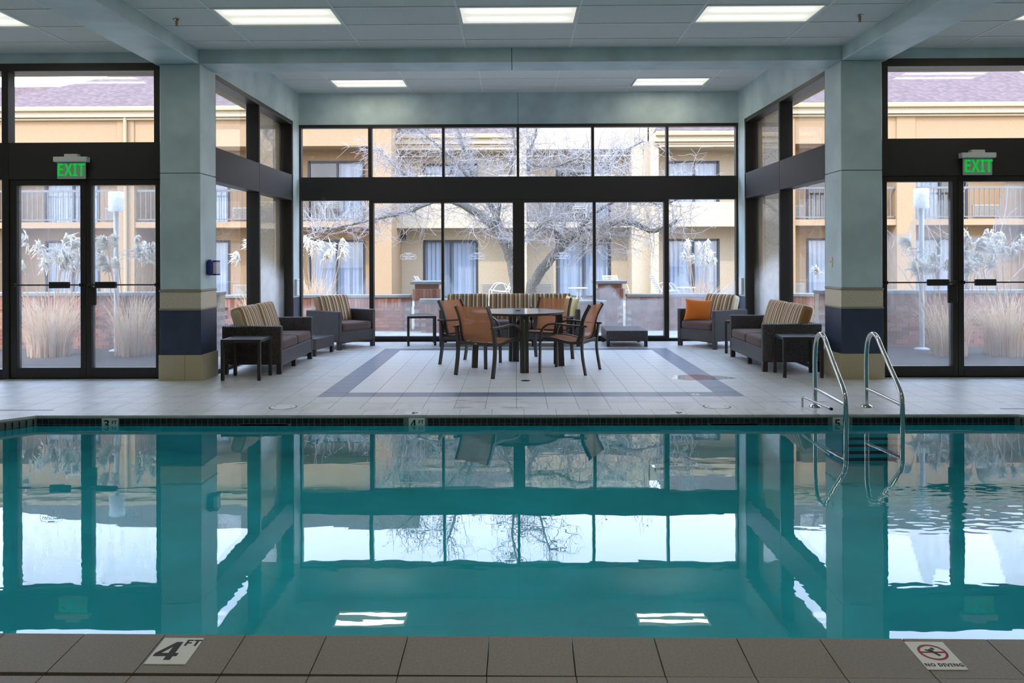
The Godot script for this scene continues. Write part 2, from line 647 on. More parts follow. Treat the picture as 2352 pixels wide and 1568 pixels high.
func ceiling_field(c: Node3D, xs: Array, zs: Array, y: float, skip: Array):
	var mesh: ArrayMesh = bx(-0.5, 0.5, -0.5, 0.5, -0.5, 0.5).commit()
	for i in xs.size() - 1:
		for j in zs.size() - 1:
			var mid := Vector2((xs[i] + xs[i + 1]) / 2.0, (zs[j] + zs[j + 1]) / 2.0)
			var lamp_here := false
			for k in skip:
				if mid.distance_to(k) < 0.28: lamp_here = true
			if lamp_here: continue
			var wx: float = xs[i + 1] - xs[i] - 0.018
			var wz: float = zs[j + 1] - zs[j] - 0.018
			part(c, "ceiling_tile", mesh, M.ceiling_tile, P(mid.x, y + 0.012, mid.y), Basis.from_scale(Vector3(wx, 0.016, wz)))
	var g := S()
	for x in xs: slab(g, x - 0.011, x + 0.011, y - 0.003, y + 0.03, zs[0], zs[-1])
	for z in zs: slab(g, xs[0], xs[-1], y - 0.0025, y + 0.03, z - 0.011, z + 0.011)
	part(c, "grid", g, M.grid_white)

const LAMPS := [Vector2(-5.71, 8.305), Vector2(-2.405, 8.305), Vector2(0.035, 8.305), Vector2(2.475, 8.305), Vector2(5.80, 8.305)]
const LAMPS2 := [Vector2(-2.37, 13.245), Vector2(2.525, 13.245)]

func ceilings():
	var c := struct("ceiling")
	var zs := [6.78, 7.39, 8.0, 8.61, 9.22, ZC]
	ceiling_field(c, [-3.73, -3.015, -1.795, -0.575, 0.645, 1.865, 3.085, 3.83], zs, CEIL, LAMPS)
	ceiling_field(c, [-8.0, -7.54, -6.32, -5.10, -4.26], [6.78, 7.39, 8.0, 8.61, 9.22, ZD], CEIL, LAMPS)
	ceiling_field(c, [4.36, 5.19, 6.41, 7.63, 8.1], [6.78, 7.39, 8.0, 8.61, 9.22, ZD], CEIL, LAMPS)
	part(c, "slab", bx(-8.25, 8.35, CEIL + 0.12, CEIL + 0.3, -2.65, ZD + 0.25), M.paint)
	part(c, "rear_field", bx(-8.0, 8.1, CEIL, CEIL + 0.12, -2.4, 6.775), M.ceiling_tile)
	c = struct("ceiling")
	ceiling_field(c, [XL, -2.98, -1.76, -0.55, 0.675, 1.9, 3.14, XR], [10.02, 10.5, 11.11, 11.72, 12.33, 12.94, 13.55, ZB], CEIL2, LAMPS2)
	part(c, "slab", bx(XL - 0.2, XR + 0.2, CEIL2 + 0.1, CEIL2 + 0.3, 9.95, ZB + 0.2), M.paint)

func lamps():
	var where := ["between the hall corner and the left beam over exit doors", "next to the sprinkler by the beam above the blue phone column", "over the middle of the pool, between two other lights", "next to the sprinkler by the beam above the light switch column", "beyond the beam, over exit doors behind the pool ladder"]
	for k in 3:   # unseen rows out of view, placed to light the pool and near coping
		troffer(Vector2(-2.405 + 2.44 * k, 3.4), CEIL, "unseen recessed fluorescent ceiling light, out of view over the near coping, " + ["on the 4 FT tile's side", "midway between its two marker tiles", "on the no diving tile's side"][k], 1.5)
		troffer(Vector2(-2.405 + 2.44 * k, -1.3), CEIL, "unseen recessed fluorescent ceiling light, out of view over the near deck, " + ["behind the 4 FT tile", "behind the middle of the near coping", "behind the no diving tile"][k], 1.5)
	for k in 5: troffer(LAMPS[k], CEIL, "recessed fluorescent ceiling light " + where[k])
	troffer(LAMPS2[0], CEIL2, "recessed fluorescent light in alcove ceiling on the side of the blue phone")
	troffer(LAMPS2[1], CEIL2, "recessed fluorescent light in alcove ceiling on the side of the orange pillow")

func troffer(at: Vector2, y: float, label: String, energy := 0.9):
	var t := thing("ceiling_light", label, "light", P(at.x, y, at.y), 0.0, "recessed ceiling lights")
	var s := S()
	var hx := 0.60
	var hz := 0.296
	for k in [[Vector3(0, 0.012, hz - 0.009), Vector3(2 * hx, 0.03, 0.018)], [Vector3(0, 0.012, -hz + 0.009), Vector3(2 * hx, 0.03, 0.018)], [Vector3(hx - 0.011, 0.012, 0), Vector3(0.022, 0.03, 2 * hz)], [Vector3(-hx + 0.011, 0.012, 0), Vector3(0.022, 0.03, 2 * hz)]]:
		box(s, k[0], k[1], 0.003)
	part(t, "frame", s, M.grid_white)
	s = S()
	var q := [Vector3(-hx + 0.02, 0.008, -hz + 0.016), Vector3(hx - 0.02, 0.008, -hz + 0.016), Vector3(hx - 0.02, 0.008, hz - 0.016), Vector3(-hx + 0.02, 0.008, hz - 0.016)]
	var uv := [Vector2(0, 0), Vector2(1, 0), Vector2(1, 1), Vector2(0, 1)]
	for k in ([0, 1, 2, 0, 2, 3] if (q[1] - q[0]).cross(q[2] - q[0]).y > 0 else [0, 2, 1, 0, 3, 2]):
		s.set_normal(Vector3.DOWN)
		s.set_uv(uv[k])
		s.add_vertex(q[k])
	part(t, "diffuser", s, M.diffuser)
	s = S()
	box(s, Vector3(0, 0.06, 0), Vector3(2 * hx - 0.03, 0.08, 2 * hz - 0.03))
	part(t, "housing", s, M.grid_white)
	for e in [-1, 1]:      # two tubes
		var l := AreaLight3D.new()
		l.name = "tube_light"
		t.add_child(l, true)
		l.area_size = Vector2(1.1, 0.13)
		l.light_energy = energy / 2.0
		l.light_color = C(255, 246, 224)
		l.area_range = 30.0
		l.area_attenuation = 2.0
		l.shadow_enabled = true
		l.position = Vector3(0, -0.008, 0.135 * e)
		l.rotation = Vector3(-PI / 2, 0, 0)

# ---------------------------------------------------------------- floor
func floors():
	var f := struct("floor")
	# bed under the tiles
	var bed := S()
	slab(bed, -8.25, 8.35, -0.25, -0.004, 7.74, ZD + 0.25)
	slab(bed, XL - 0.3, XR + 0.3, -0.25, -0.004, ZD + 0.25, ZB + 0.25)
	part(f, "grout_bed", bed, M.grout)
	var mesh: ArrayMesh = bx(-0.5, 0.5, -1.0, 0.0, -0.5, 0.5).commit()
	var shades := [M.tile_a, M.tile_b, M.tile_c]
	var rest := []
	var n := 0
	var xs := []
	var x := -2.06 - 0.3 * 20
	while x < -2.05:
		xs.append(x)
		x += 0.3
	xs.append_array([-2.06, -1.795])
	for k in range(1, 14): xs.append(-1.795 + 0.3 * k)
	for k in range(0, 20): xs.append(2.365 + 0.3 * k)
	xs.sort()
	var clean := []
	for v in xs:
		if clean.is_empty() or v - clean[-1] > 0.05: clean.append(v)
	var zs := [7.74, 8.09, 8.44]
	for k in range(1, 19): zs.append(minf(8.44 + 0.3 * k, ZB))
	for j in zs.size() - 1:
		for i in clean.size() - 1:
			var x0: float = clean[i]
			var x1: float = clean[i + 1]
			var z0: float = zs[j]
			var z1: float = minf(zs[j + 1], ZB)
			if z1 - z0 < 0.02: continue
			var mx := (x0 + x1) / 2
			if mx > -2.06 and mx < 2.365 and z0 > 8.43 and z0 < 12.75: continue
			if z0 > ZD + 0.2 and (mx < XL or mx > XR): continue
			if z1 > ZD and (mx < XL - 0.1 or mx > XR + 0.1):
				z1 = ZD
				if z1 - z0 < 0.02: continue
			if mx < -8.0 or mx > 8.1: continue
			x0 = maxf(x0, -8.0)
			x1 = minf(x1, 8.1)
			if z0 > ZD:
				x0 = maxf(x0, XL)
				x1 = minf(x1, XR)
			var tr := Transform3D(Basis.from_scale(Vector3(x1 - x0 - 0.004, 0.01, z1 - z0 - 0.004)), P((x0 + x1) / 2, 0, (z0 + z1) / 2))
			if absf(mx) < 6.6 and n < 300:
				n += 1
				part(f, "floor_tile", mesh, shades[rng.randi() % 3], tr.origin, tr.basis)
			else:
				rest.append(tr)
	# the strip between the inlay and the next row
	for i in 15:
		rest.append(Transform3D(Basis.from_scale(Vector3(0.291, 0.01, 0.096)), P(-1.912 + 0.295 * i, 0, 12.89)))
	var s := S()
	for tr in rest:
		s.append_from(mesh, 0, tr)
	tag(part(f, "rest_of_tiles", s, M.tile_a), "", "", "", "stuff")
	# inlay
	var g := struct("floor_inlay", "square inlay of pale floor tiles with a slate blue border under the round table")
	for i in 13:
		for j in 13:
			part(g, "floor_tile", mesh, M.tile_inner, P(-1.645 + 0.3 * i, 0, 8.85 + 0.3 * j), Basis.from_scale(Vector3(0.296, 0.01, 0.296)))
	for i in 13:
		part(g, "border_tile", mesh, M.tile_slate, P(-1.645 + 0.3 * i, 0, 8.57), Basis.from_scale(Vector3(0.296, 0.01, 0.257)))
		part(g, "border_tile", mesh, M.tile_slate, P(-1.645 + 0.3 * i, 0, 12.72), Basis.from_scale(Vector3(0.296, 0.01, 0.237)))
		for xx in [-1.9275, 2.235]:
			part(g, "border_tile", mesh, M.tile_slate, P(xx, 0, 8.85 + 0.3 * i), Basis.from_scale(Vector3(0.262, 0.01, 0.296)))
	for xx in [-1.9275, 2.235]:
		for zz in [8.57, 12.72]: part(g, "border_tile", mesh, M.tile_slate, P(xx, 0, zz), Basis.from_scale(Vector3(0.262, 0.01, 0.25)))
	# scuffs and dirt left on the tiles before the table
	var sc := S()
	for k in [[-0.98, 9.2, 0.05], [-0.92, 9.32, 0.04], [-0.52, 8.95, 0.035], [-0.28, 8.62, 0.06], [-0.31, 8.58, 0.05], [0.19, 8.66, 0.055], [0.17, 8.6, 0.04], [0.5, 8.56, 0.05], [-0.55, 8.2, 0.08], [-0.72, 8.3, 0.05], [0.02, 8.27, 0.06], [0.07, 8.12, 0.05], [-0.35, 8.12, 0.07], [-0.02, 7.82, 0.12], [-0.5, 7.83, 0.1], [0.45, 8.08, 0.035], [2.7, 8.1, 0.09], [3.05, 8.12, 0.06], [-0.66, 9.72, 0.06], [-0.6, 9.6, 0.05]]:
		var c := P(k[0], 0.0009, k[1])
		for q in 14:
			var rim := func(n): return c + Vector3(cos(TAU * n / 14) * k[2] * (1.0 + 0.3 * sin(n * 2.3 + k[0] * 9)), 0, sin(TAU * n / 14) * k[2] * 0.32 * (1.0 + 0.3 * cos(n * 3.1)))
			tri(sc, c, rim.call(q % 14), rim.call((q + 1) % 14), Vector3.UP)
	tag(part(g, "scuff_marks", sc, M.scuff), "faint dirty scuffs on the tiles", "", "", "stuff")
	# near deck, behind the camera's feet
	var d := struct("floor_near_deck")
	var s2 := S()
	slab(s2, -8.25, 8.35, -0.25, 0.0195, -2.65, 2.772)
	part(d, "grout_bed", s2, M.grout)
	for i in range(-26, 27):
		for j in 4:
			part(d, "floor_tile", mesh, M.coping_tile, P(0.05 + 0.304 * i, 0.0245, 2.62 - 0.304 * j), Basis.from_scale(Vector3(0.3, 0.01, 0.3)))
	part(d, "rear_tiles", bx(-8.0, 8.1, 0.0, 0.0245, -2.4, 1.555), M.coping_tile)

# ---------------------------------------------------------------- pool
const POOL := [Vector2(-4.41, 7.45), Vector2(4.56, 7.45), Vector2(5.75, 6.26), Vector2(5.75, 4.23), Vector2(4.52, 3.0), Vector2(-4.41, 3.03), Vector2(-5.6, 4.22), Vector2(-5.6, 6.26)]

func pool():
	var t := struct("pool_basin", "swimming pool basin of pale aqua plaster under the water")
	var s := S()
	var depth := func(x): return -1.0 - 0.065 * (x + 5.6)
	for k in 8:
		var a: Vector2 = POOL[k]
		var b: Vector2 = POOL[(k + 1) % 8]
		var inward := Vector3(0.07, 0, 5.2 * -1.0) - P((a.x + b.x) / 2, 0, (a.y + b.y) / 2)
		face(s, P(a.x, -0.02, a.y), P(b.x, -0.02, b.y), P(b.x, depth.call(b.x), b.y), P(a.x, depth.call(a.x), a.y), inward)
	for k in range(1, 7):
		var a: Vector2 = POOL[0]
		var b: Vector2 = POOL[k]
		var c: Vector2 = POOL[k + 1]
		face(s, P(a.x, depth.call(a.x), a.y), P(b.x, depth.call(b.x), b.y), P(c.x, depth.call(c.x), c.y), P(c.x, depth.call(c.x), c.y), Vector3.UP)
	part(t, "plaster", s, M.plaster)
	# water
	s = S()
	var fan := []
	for k in 8: fan.append(POOL[k])
	for k in range(1, 7):
		for v in ([fan[0], fan[k], fan[k + 1]] if (P(fan[k].x, 0, fan[k].y) - P(fan[0].x, 0, fan[0].y)).cross(P(fan[k + 1].x, 0, fan[k + 1].y) - P(fan[0].x, 0, fan[0].y)).y < 0 else [fan[0], fan[k + 1], fan[k]]):
			s.set_normal(Vector3.UP)
			s.set_uv(Vector2((v.x + 6.0) / 12.0, (v.y - 2.5) / 6.0))
			s.add_vertex(P(v.x, WATER, v.y))
	solo("pool_water", "still teal water filling the swimming pool, mirroring the windows", "water", s, M.water)
	# coping
	var cp := struct("pool_coping", "row of pale coping tiles round the pool edge")
	var far := S()
	slab(far, -0.5, 0.5, -1.0, 0.0, -0.5, 0.5)
	var mesh: ArrayMesh = far.commit()
	var wid := 0.313
	for k in 30:
		var x0 := -4.41 + 0.299 * k
		part(cp, "coping_tile", mesh, M.tile_c if k % 3 else M.tile_a, P(x0 + 0.15, 0.003, 7.592), Basis.from_scale(Vector3(0.296, 0.026, 0.286)))
	part(cp, "coping_bed", bx(-4.41, 4.56, -0.24, -0.012, 7.47, 7.75), M.grout)
	# chamfered far corners and the sides
	for sd in [-1.0, 1.0]:
		var a: Vector2 = POOL[0] if sd < 0 else POOL[1]
		var b: Vector2 = POOL[7] if sd < 0 else POOL[2]
		var q := Basis(Vector3.UP, sd * PI / 4)
		var out := Vector2(sd, 1).normalized() * 0.14
		for k in 6:
			var c := a.lerp(b, (k + 0.5) / 6.0) + out
			part(cp, "coping_tile", mesh, M.tile_c, P(c.x, 0.003, c.y), q.rotated(Vector3.UP, 0) * Basis.from_scale(Vector3(0.278, 0.026, 0.286)))
		var dk := S()
		var far_x := -8.25 if sd < 0 else 8.35
		slab(dk, b.x + sd * 0.02, far_x, -0.25, -0.001, 2.7, 6.26)
		var p0 := a + Vector2(0, 0.02)
		for lv in [[-0.004, Vector3.UP]]:
			face(dk, P(p0.x, lv[0], 7.75), P(p0.x, lv[0], p0.y), P(b.x, lv[0], b.y), P(far_x, lv[0], b.y), lv[1])
			face(dk, P(p0.x, lv[0], 7.75), P(far_x, lv[0], b.y), P(far_x, lv[0], 7.75), P(far_x, lv[0], 7.75), lv[1])
		part(cp, "side_deck", dk, M.tile_c)
	# near coping, turned a touch and sloping away from the water
	var nb := Basis(Vector3.UP, deg_to_rad(-0.57)) * Basis(Vector3.RIGHT, deg_to_rad(3.9))
	for k in range(-15, 16):
		var along := Vector3(0.05 + 0.304 * k, 0, 0)
		part(cp, "coping_tile", mesh, M.coping_tile, P(0, 0.0335, 2.902) + nb * along, nb * Basis.from_scale(Vector3(0.3, 0.03, 0.25)))
	part(cp, "coping_bed", bx(-4.6, 4.6, -0.25, 0.0, 2.76, 3.0), M.grout)
	for sd in [[-8.25, -4.6], [4.6, 8.35]]: part(cp, "side_deck", bx(sd[0], sd[1], -0.25, 0.02, 2.6, 3.0), M.coping_tile)
	for k in 4:   # corners of the near end
		pass
	waterline()

func waterline():
	var t := struct("pool_waterline", "two rows of small dark tiles along the pool's waterline")
	var mesh: ArrayMesh = bx(-0.0245, 0.0245, -0.0235, 0.0235, 0.0, 0.008, 0.003).commit()
	var rows := [-0.0505, -0.1025]
	var n := 0
	var marks := [[-3.805, -3.652, "3"], [-0.986, -0.830, "4"], [2.88, 3.036, "5"]]
	var slots := [[-2.535, -2.09], [1.776, 2.203]]
	for r in 2:
		for k in 164:
			var x := -4.38 + 0.0545 * k
			if x > 4.54: continue
			var hit := false
			for m in marks:
				if x > m[0] - 0.02 and x < m[1] + 0.02: hit = true
			if r == 1:
				for m in slots:
					if x > m[0] and x < m[1]: hit = true
			if hit: continue
			n += 1
			if n <= 290:
				part(t, "wall_tile", mesh, M.waterline_tile, P(x, rows[r], 7.437))
	var bed := S()
	slab(bed, -4.41, 4.56, -0.135, -0.018, 7.444, 7.449)
	part(t, "grout", bed, M.waterline_grout)
	# chamfered corners and the rest, joined
	var s := S()
	var skipped := 0
	for r in 2:
		for k in 164:
			var x := -4.38 + 0.0545 * k
			if x > 4.54: continue
			var hit := false
			for m in marks:
				if x > m[0] - 0.02 and x < m[1] + 0.02: hit = true
			if r == 1:
				for m in slots:
					if x > m[0] and x < m[1]: hit = true
			if hit: continue
			skipped += 1
			if skipped > 290: s.append_from(mesh, 0, Transform3D(Basis(), P(x, rows[r], 7.437)))
		for sd in [-1.0, 1.0]:
			var a: Vector2 = POOL[0] if sd < 0 else POOL[1]
			var b: Vector2 = POOL[7] if sd < 0 else POOL[2]
			var q := Basis(Vector3.UP, sd * PI / 4)
			for k in 30:
				var c := a.lerp(b, (k + 0.5) / 30.0)
				s.append_from(mesh, 0, Transform3D(q, P(c.x, rows[r], c.y) + q * Vector3(0, 0, 0.009)))
	tag(part(t, "corner_tiles", s, M.waterline_tile), "", "", "", "stuff")
	s = S()
	for sd in [-1.0, 1.0]:
		var a: Vector2 = POOL[0] if sd < 0 else POOL[1]
		var b: Vector2 = POOL[7] if sd < 0 else POOL[2]
		var inw := Vector2(-sd, -1).normalized() * 0.002
		a += inw
		b += inw
		face(s, P(a.x, -0.018, a.y), P(b.x, -0.018, b.y), P(b.x, -0.135, b.y), P(a.x, -0.135, a.y), Vector3(-sd, 0, 1))
	part(t, "grout", s, M.waterline_grout)
	for m in marks:
		var mx: float = (m[0] + m[1]) / 2
		var k := thing("depth_marker_tile", "white waterline tile reading %s FT, %s" % [m[2], "next to a skimmer slot" if m[2] == "3" else "below a white coping marker" if m[2] == "4" else "behind the ladder handrail"], "depth marker", P(mx, -0.09, 7.443))
		var p := S()
		box(p, Vector3(0, 0, 0), Vector3(0.15, 0.135, 0.006), 0.002)
		part(k, "tile", p, M.mark_white)
		lettering(k, "numeral", m[2], 0.075, 0.002, M.mark_black, Vector3(-0.032, 0.012, 0.0042))
		lettering(k, "unit", "FT", 0.032, 0.002, M.mark_black, Vector3(0.038, 0.03, 0.0042))
	for m in slots:
		var sm := thing("skimmer_opening", "dark skimmer slot in the waterline tiles " + ("by the 3 FT marker" if m[0] < 0 else "near the pool ladder"), "skimmer", P((m[0] + m[1]) / 2, -0.102, 7.449))
		part(sm, "slot", _local_box(Vector3(0, 0, 0.002), Vector3(m[1] - m[0], 0.05, 0.006), 0.0), M.slot)
		part(sm, "lip", _local_box(Vector3(0, 0.027, 0.004), Vector3(m[1] - m[0], 0.004, 0.012), 0.0), M.waterline_grout)

func _local_box(c, size, bev) -> SurfaceTool:
	var s := S()
	box(s, c, size, bev)
	return s

# ---------------------------------------------------------------- columns
func columns():
	for sd in [-1, 1]:
		var x0: float = -4.195 if sd < 0 else 3.815
		var x1: float = x0 + 0.48
		var c := struct("column", "square pale blue column with beige and navy bands, " + ("carrying a blue phone box" if sd < 0 else "behind the pool ladder"))
		part(c, "core", bx(x0 + 0.02, x1 - 0.02, 0, SOFFIT + 0.05, ZC + 0.02, 10.05), M.rubber)
		part(c, "upper_panel", bx(x0, x1, 2.449, SOFFIT, ZC, 10.07, 0.006), M.paint)
		part(c, "lower_panel", bx(x0, x1, 1.068, 2.443, ZC, 10.07, 0.006), M.paint)
		part(c, "cap_trim", bx(x0 - 0.012, x1 + 0.012, 1.044, 1.068, ZC - 0.012, 10.07, 0.006), M.cap_trim)
		part(c, "beige_band", bx(x0 - 0.004, x1 + 0.004, 0.85, 1.044, ZC - 0.004, 10.07, 0.002), M.beige_band)
		part(c, "lower_trim", bx(x0 - 0.012, x1 + 0.012, 0.826, 0.85, ZC - 0.012, 10.07, 0.006), M.cap_trim)
		part(c, "navy_band", bx(x0 - 0.004, x1 + 0.004, 0.3, 0.826, ZC - 0.004, 10.07, 0.002), M.navy_band)
		for k in [[0.0, 0.298], [0.3, 0.495]]:
			part(c, "base_tile", bx(x0 - 0.008 + k[0], x0 - 0.008 + k[1], 0.0, 0.3, ZC - 0.012, ZC + 0.02, 0.003), M.base_tile)
		for k in [[-0.012, 0.29], [0.293, 0.51]]:
			for xx in [x0 - 0.01, x1 + 0.01]:
				part(c, "base_tile", bx(xx - 0.008, xx + 0.008, 0.0, 0.3, ZC + k[0], ZC + k[1], 0.003), M.base_tile)
	# emergency phone on the left column, switch on the right one
	var t := thing("emergency_phone", "small blue emergency phone box on the pale blue column", "phone", P(-3.71, 1.33, 9.8))
	part(t, "case", _local_box(Vector3(0.035, 0, 0), Vector3(0.07, 0.19, 0.15), 0.02), M.phone_blue)
	part(t, "notice", _local_box(Vector3(0.09, -0.005, -0.02), Vector3(0.045, 0.165, 0.12), 0.004), M.phone_label)
	part(t, "band", _local_box(Vector3(0.09, 0.075, -0.02), Vector3(0.047, 0.02, 0.122), 0.002), M.phone_blue)
	part(t, "band", _local_box(Vector3(0.09, -0.085, -0.02), Vector3(0.047, 0.02, 0.122), 0.002), M.phone_blue)
	t = thing("light_switch", "almond light switch plate on the column behind the pool ladder", "switch", P(3.814, 1.37, 9.87))
	part(t, "plate", _local_box(Vector3(-0.003, 0, 0), Vector3(0.008, 0.125, 0.075), 0.002), M.almond_plastic)
	part(t, "toggle", _local_box(Vector3(-0.011, 0.004, 0), Vector3(0.014, 0.026, 0.01), 0.002), M.almond_plastic)
	for sd in [-1, 1]:
		var x: float = XL if sd < 0 else XR
		t = thing("wall_sensor_box", "slim white box on the alcove corner " + ("by the striped armchair" if sd < 0 else "above the armchair with orange pillow"), "box", P(x, 0.94, 13.75))
		part(t, "case", _local_box(Vector3(-sd * 0.02, 0, 0), Vector3(0.04, 0.25, 0.14), 0.006), M.white_plastic)
		part(t, "end_cap", _local_box(Vector3(-sd * 0.022, 0.13, 0), Vector3(0.05, 0.014, 0.15), 0.004), M.white_plastic)
		part(t, "end_cap", _local_box(Vector3(-sd * 0.022, -0.13, 0), Vector3(0.05, 0.014, 0.15), 0.004), M.white_plastic)

# ---------------------------------------------------------------- glazing
func pane(parent, a: Vector3, b: Vector3) -> MeshInstance3D:     # an upright pane between two opposite corners
	var s := S()
	var lo := Vector3(a.x, minf(a.y, b.y), a.z)
	var hi := maxf(a.y, b.y)
	var n := Vector3(b.x - a.x, 0, b.z - a.z).cross(Vector3.UP).normalized()
	if n.dot(Vector3(0.05, 0, -6) - a) < 0: n = -n
	quad(s, lo, Vector3(b.x, lo.y, b.z), Vector3(b.x, hi, b.z), Vector3(a.x, hi, a.z), n)
	return part(parent, "pane", s, M.glass)

func film(parent, a: Vector3, b: Vector3, y0: float, y1: float, amount: Callable, nu := 28, nv := 60):   # beads of water on a pane: the share of glass they cover goes into vertex alpha
	var s := S()
	var n := Vector3(b.x - a.x, 0, b.z - a.z).cross(Vector3.UP).normalized()
	if n.dot(Vector3(0.05, 0, -6) - a) < 0: n = -n
	var g := []
	for i in nu + 1:
		for j in nv + 1:
			var u := float(i) / nu
			var v := float(j) / nv
			var p := a.lerp(b, u)
			p.y = lerpf(y0, y1, v)
			g.append([p + n * 0.004, clampf(amount.call(u, v), 0.0, 1.0)])
	for i in nu:
		for j in nv:
			var q := [g[i * (nv + 1) + j], g[(i + 1) * (nv + 1) + j], g[(i + 1) * (nv + 1) + j + 1], g[i * (nv + 1) + j + 1]]
			if q[0][1] + q[1][1] + q[2][1] + q[3][1] < 0.004: continue
			var flip: bool = (q[1][0] - q[0][0]).cross(q[2][0] - q[0][0]).dot(n) > 0
			for k in ([0, 2, 1, 0, 3, 2] if flip else [0, 1, 2, 0, 2, 3]):
				s.set_normal(n)
				s.set_color(Color(1, 1, 1, q[k][1]))
				s.add_vertex(q[k][0])
	part(parent, "condensation", s, M.condensation)

var fn := FastNoiseLite.new()

func streak(u: float, v: float, k: float) -> float:      # drops that ran down
	return 0.5 + 0.5 * fn.get_noise_2d(u * 90.0 + k * 31.0, v * 9.0 + k * 7.0)

func mottle(u: float, v: float, k: float) -> float:
	return 0.5 + 0.5 * fn.get_noise_2d(u * 16.0 + k * 13.0, v * 22.0 - k * 17.0)

func emblem(parent, at: Vector3):       # small etched plaque outline with lettering
	var r := S()
	var pts := []
	for k in [[-0.12, -0.05], [0.12, -0.05], [0.135, -0.03], [0.135, 0.005], [0.12, 0.025], [0.075, 0.03], [0.06, 0.055], [-0.06, 0.055], [-0.075, 0.03], [-0.12, 0.025], [-0.135, 0.005], [-0.135, -0.03], [-0.12, -0.05]]:
		pts.append(Vector3(k[0], k[1], 0))
	for k in pts.size() - 1:
		var a: Vector3 = pts[k]
		var b: Vector3 = pts[k + 1]
		var d := (b - a).normalized()
		var w := Vector3(-d.y, d.x, 0) * 0.0026
		quad(r, a - w - d * 0.003, b - w + d * 0.003, b + w + d * 0.003, a + w - d * 0.003, Vector3.BACK)
	box(r, Vector3(0, 0.036, 0), Vector3(0.09, 0.014, 0.001))
	var o := part(parent, "emblem", r, M.etched, at)
	lettering(o, "lettering", "COURTYARD", 0.028, 0.001, M.etched, Vector3(0, -0.005, 0))
	lettering(o, "lettering", "Marriott", 0.018, 0.001, M.etched, Vector3(0, -0.034, 0))

func back_windows():
	fn.noise_type = FastNoiseLite.TYPE_SIMPLEX_SMOOTH
	fn.frequency = 0.35
	fn.fractal_octaves = 3
	fn.seed = 5
	var w := struct("window_1", "wall of dark framed windows and glass doors at the back of the alcove")
	var f0 := ZB
	var f1 := ZB + 0.12
	var gz := ZB + 0.06
	part(w, "head", bx(XL, XR, 3.668, 3.722, f0 - 0.01, f1, 0.004), M.bronze)
	part(w, "sill", bx(XL, XR, 0.0, 0.04, f0, f1, 0.004), M.bronze)
	part(w, "spandrel", bx(XL, XR, 2.42, 2.822, f0 + 0.01, f1, 0.004), M.bronze_panel)
	part(w, "jamb", bx(XL, -3.685, 0.0, 3.72, f0, f1, 0.003), M.bronze)
	part(w, "jamb", bx(3.782, XR, 0.0, 3.72, f0, f1, 0.003), M.bronze)
	# transom lights
	var tx := [-3.685, -2.529, -2.465, -1.257, -1.213, 0.025, 0.07, 1.31, 1.356, 2.59, 2.63, 3.782]
	for k in 5: part(w, "mullion", bx(tx[2 * k + 1], tx[2 * k + 2], 2.822, 3.668, f0 - 0.005, f1, 0.003), M.bronze)
	for k in 6: pane(w, P(tx[2 * k], 2.822, gz), P(tx[2 * k + 1], 3.668, gz))
	# lower lights: two fixed end lights and two pairs of door leaves
	part(w, "post", bx(-2.515, -2.44, 0.0, 2.42, f0 - 0.01, f1, 0.004), M.bronze)
	part(w, "post", bx(-0.045, 0.155, 0.0, 2.42, f0 - 0.02, f1, 0.004), M.bronze)
	part(w, "post", bx(2.548, 2.63, 0.0, 2.42, f0 - 0.01, f1, 0.004), M.bronze)
	part(w, "mullion", bx(-1.275, -1.228, 0.0, 2.42, f0 - 0.005, f1, 0.003), M.bronze)
	part(w, "mullion", bx(1.33, 1.38, 0.0, 2.42, f0 - 0.005, f1, 0.003), M.bronze)
	part(w, "door_head", bx(-2.44, 2.548, 2.375, 2.425, f0 - 0.008, f1, 0.003), M.bronze)
	part(w, "kick_rail", bx(-2.44, 2.548, 0.03, 0.08, f0 - 0.008, f1, 0.003), M.bronze)
	var lx := [[-3.685, -2.515, 2.42], [-2.44, -1.275, 2.375], [-1.228, -0.045, 2.375], [0.155, 1.33, 2.375], [1.38, 2.548, 2.375], [2.63, 3.782, 2.42]]
	# upper edge of the mist on each light, as heights along it
	var edge := [[0.62, 0.62, 0.66, 0.72, 0.86, 1.15], [0.72, 0.66, 0.68, 0.70, 0.70, 0.72], [1.2, 0.86, 0.66, 0.62, 0.6, 0.6], [0.58, 0.6, 0.62, 0.68, 0.84, 1.2], [0.9, 0.95, 0.72, 0.72, 0.72, 0.74], [0.95, 1.18, 0.84, 0.80, 0.86, 1.06]]
	var dense := [0.27, 0.24, 0.27, 0.27, 0.38, 0.38]
	for k in 6:
		pane(w, P(lx[k][0], 0.04, gz), P(lx[k][1], lx[k][2], gz))
		var ek: Array = edge[k]
		var dk: float = dense[k]
		var kk: int = k
		film(w, P(lx[k][0], 0, gz), P(lx[k][1], 0, gz), 0.04, 1.4, func(u, v):
			var pos: float = u * (ek.size() - 1)
			var i: int = mini(int(pos), ek.size() - 2)
			var top: float = lerpf(ek[i], ek[i + 1], smoothstep(0.0, 1.0, pos - i))
			var y: float = lerpf(0.04, 1.4, v)
			return smoothstep(top + 0.02, top - 0.05, y) * dk * (0.75 + 0.35 * mottle(u, v, kk) - 0.25 * streak(u, v, kk) * smoothstep(0.75, 0.3, y)))
	for x in [-1.85, -0.66, 0.8]: emblem(w, P(x, 1.46, gz - 0.006))

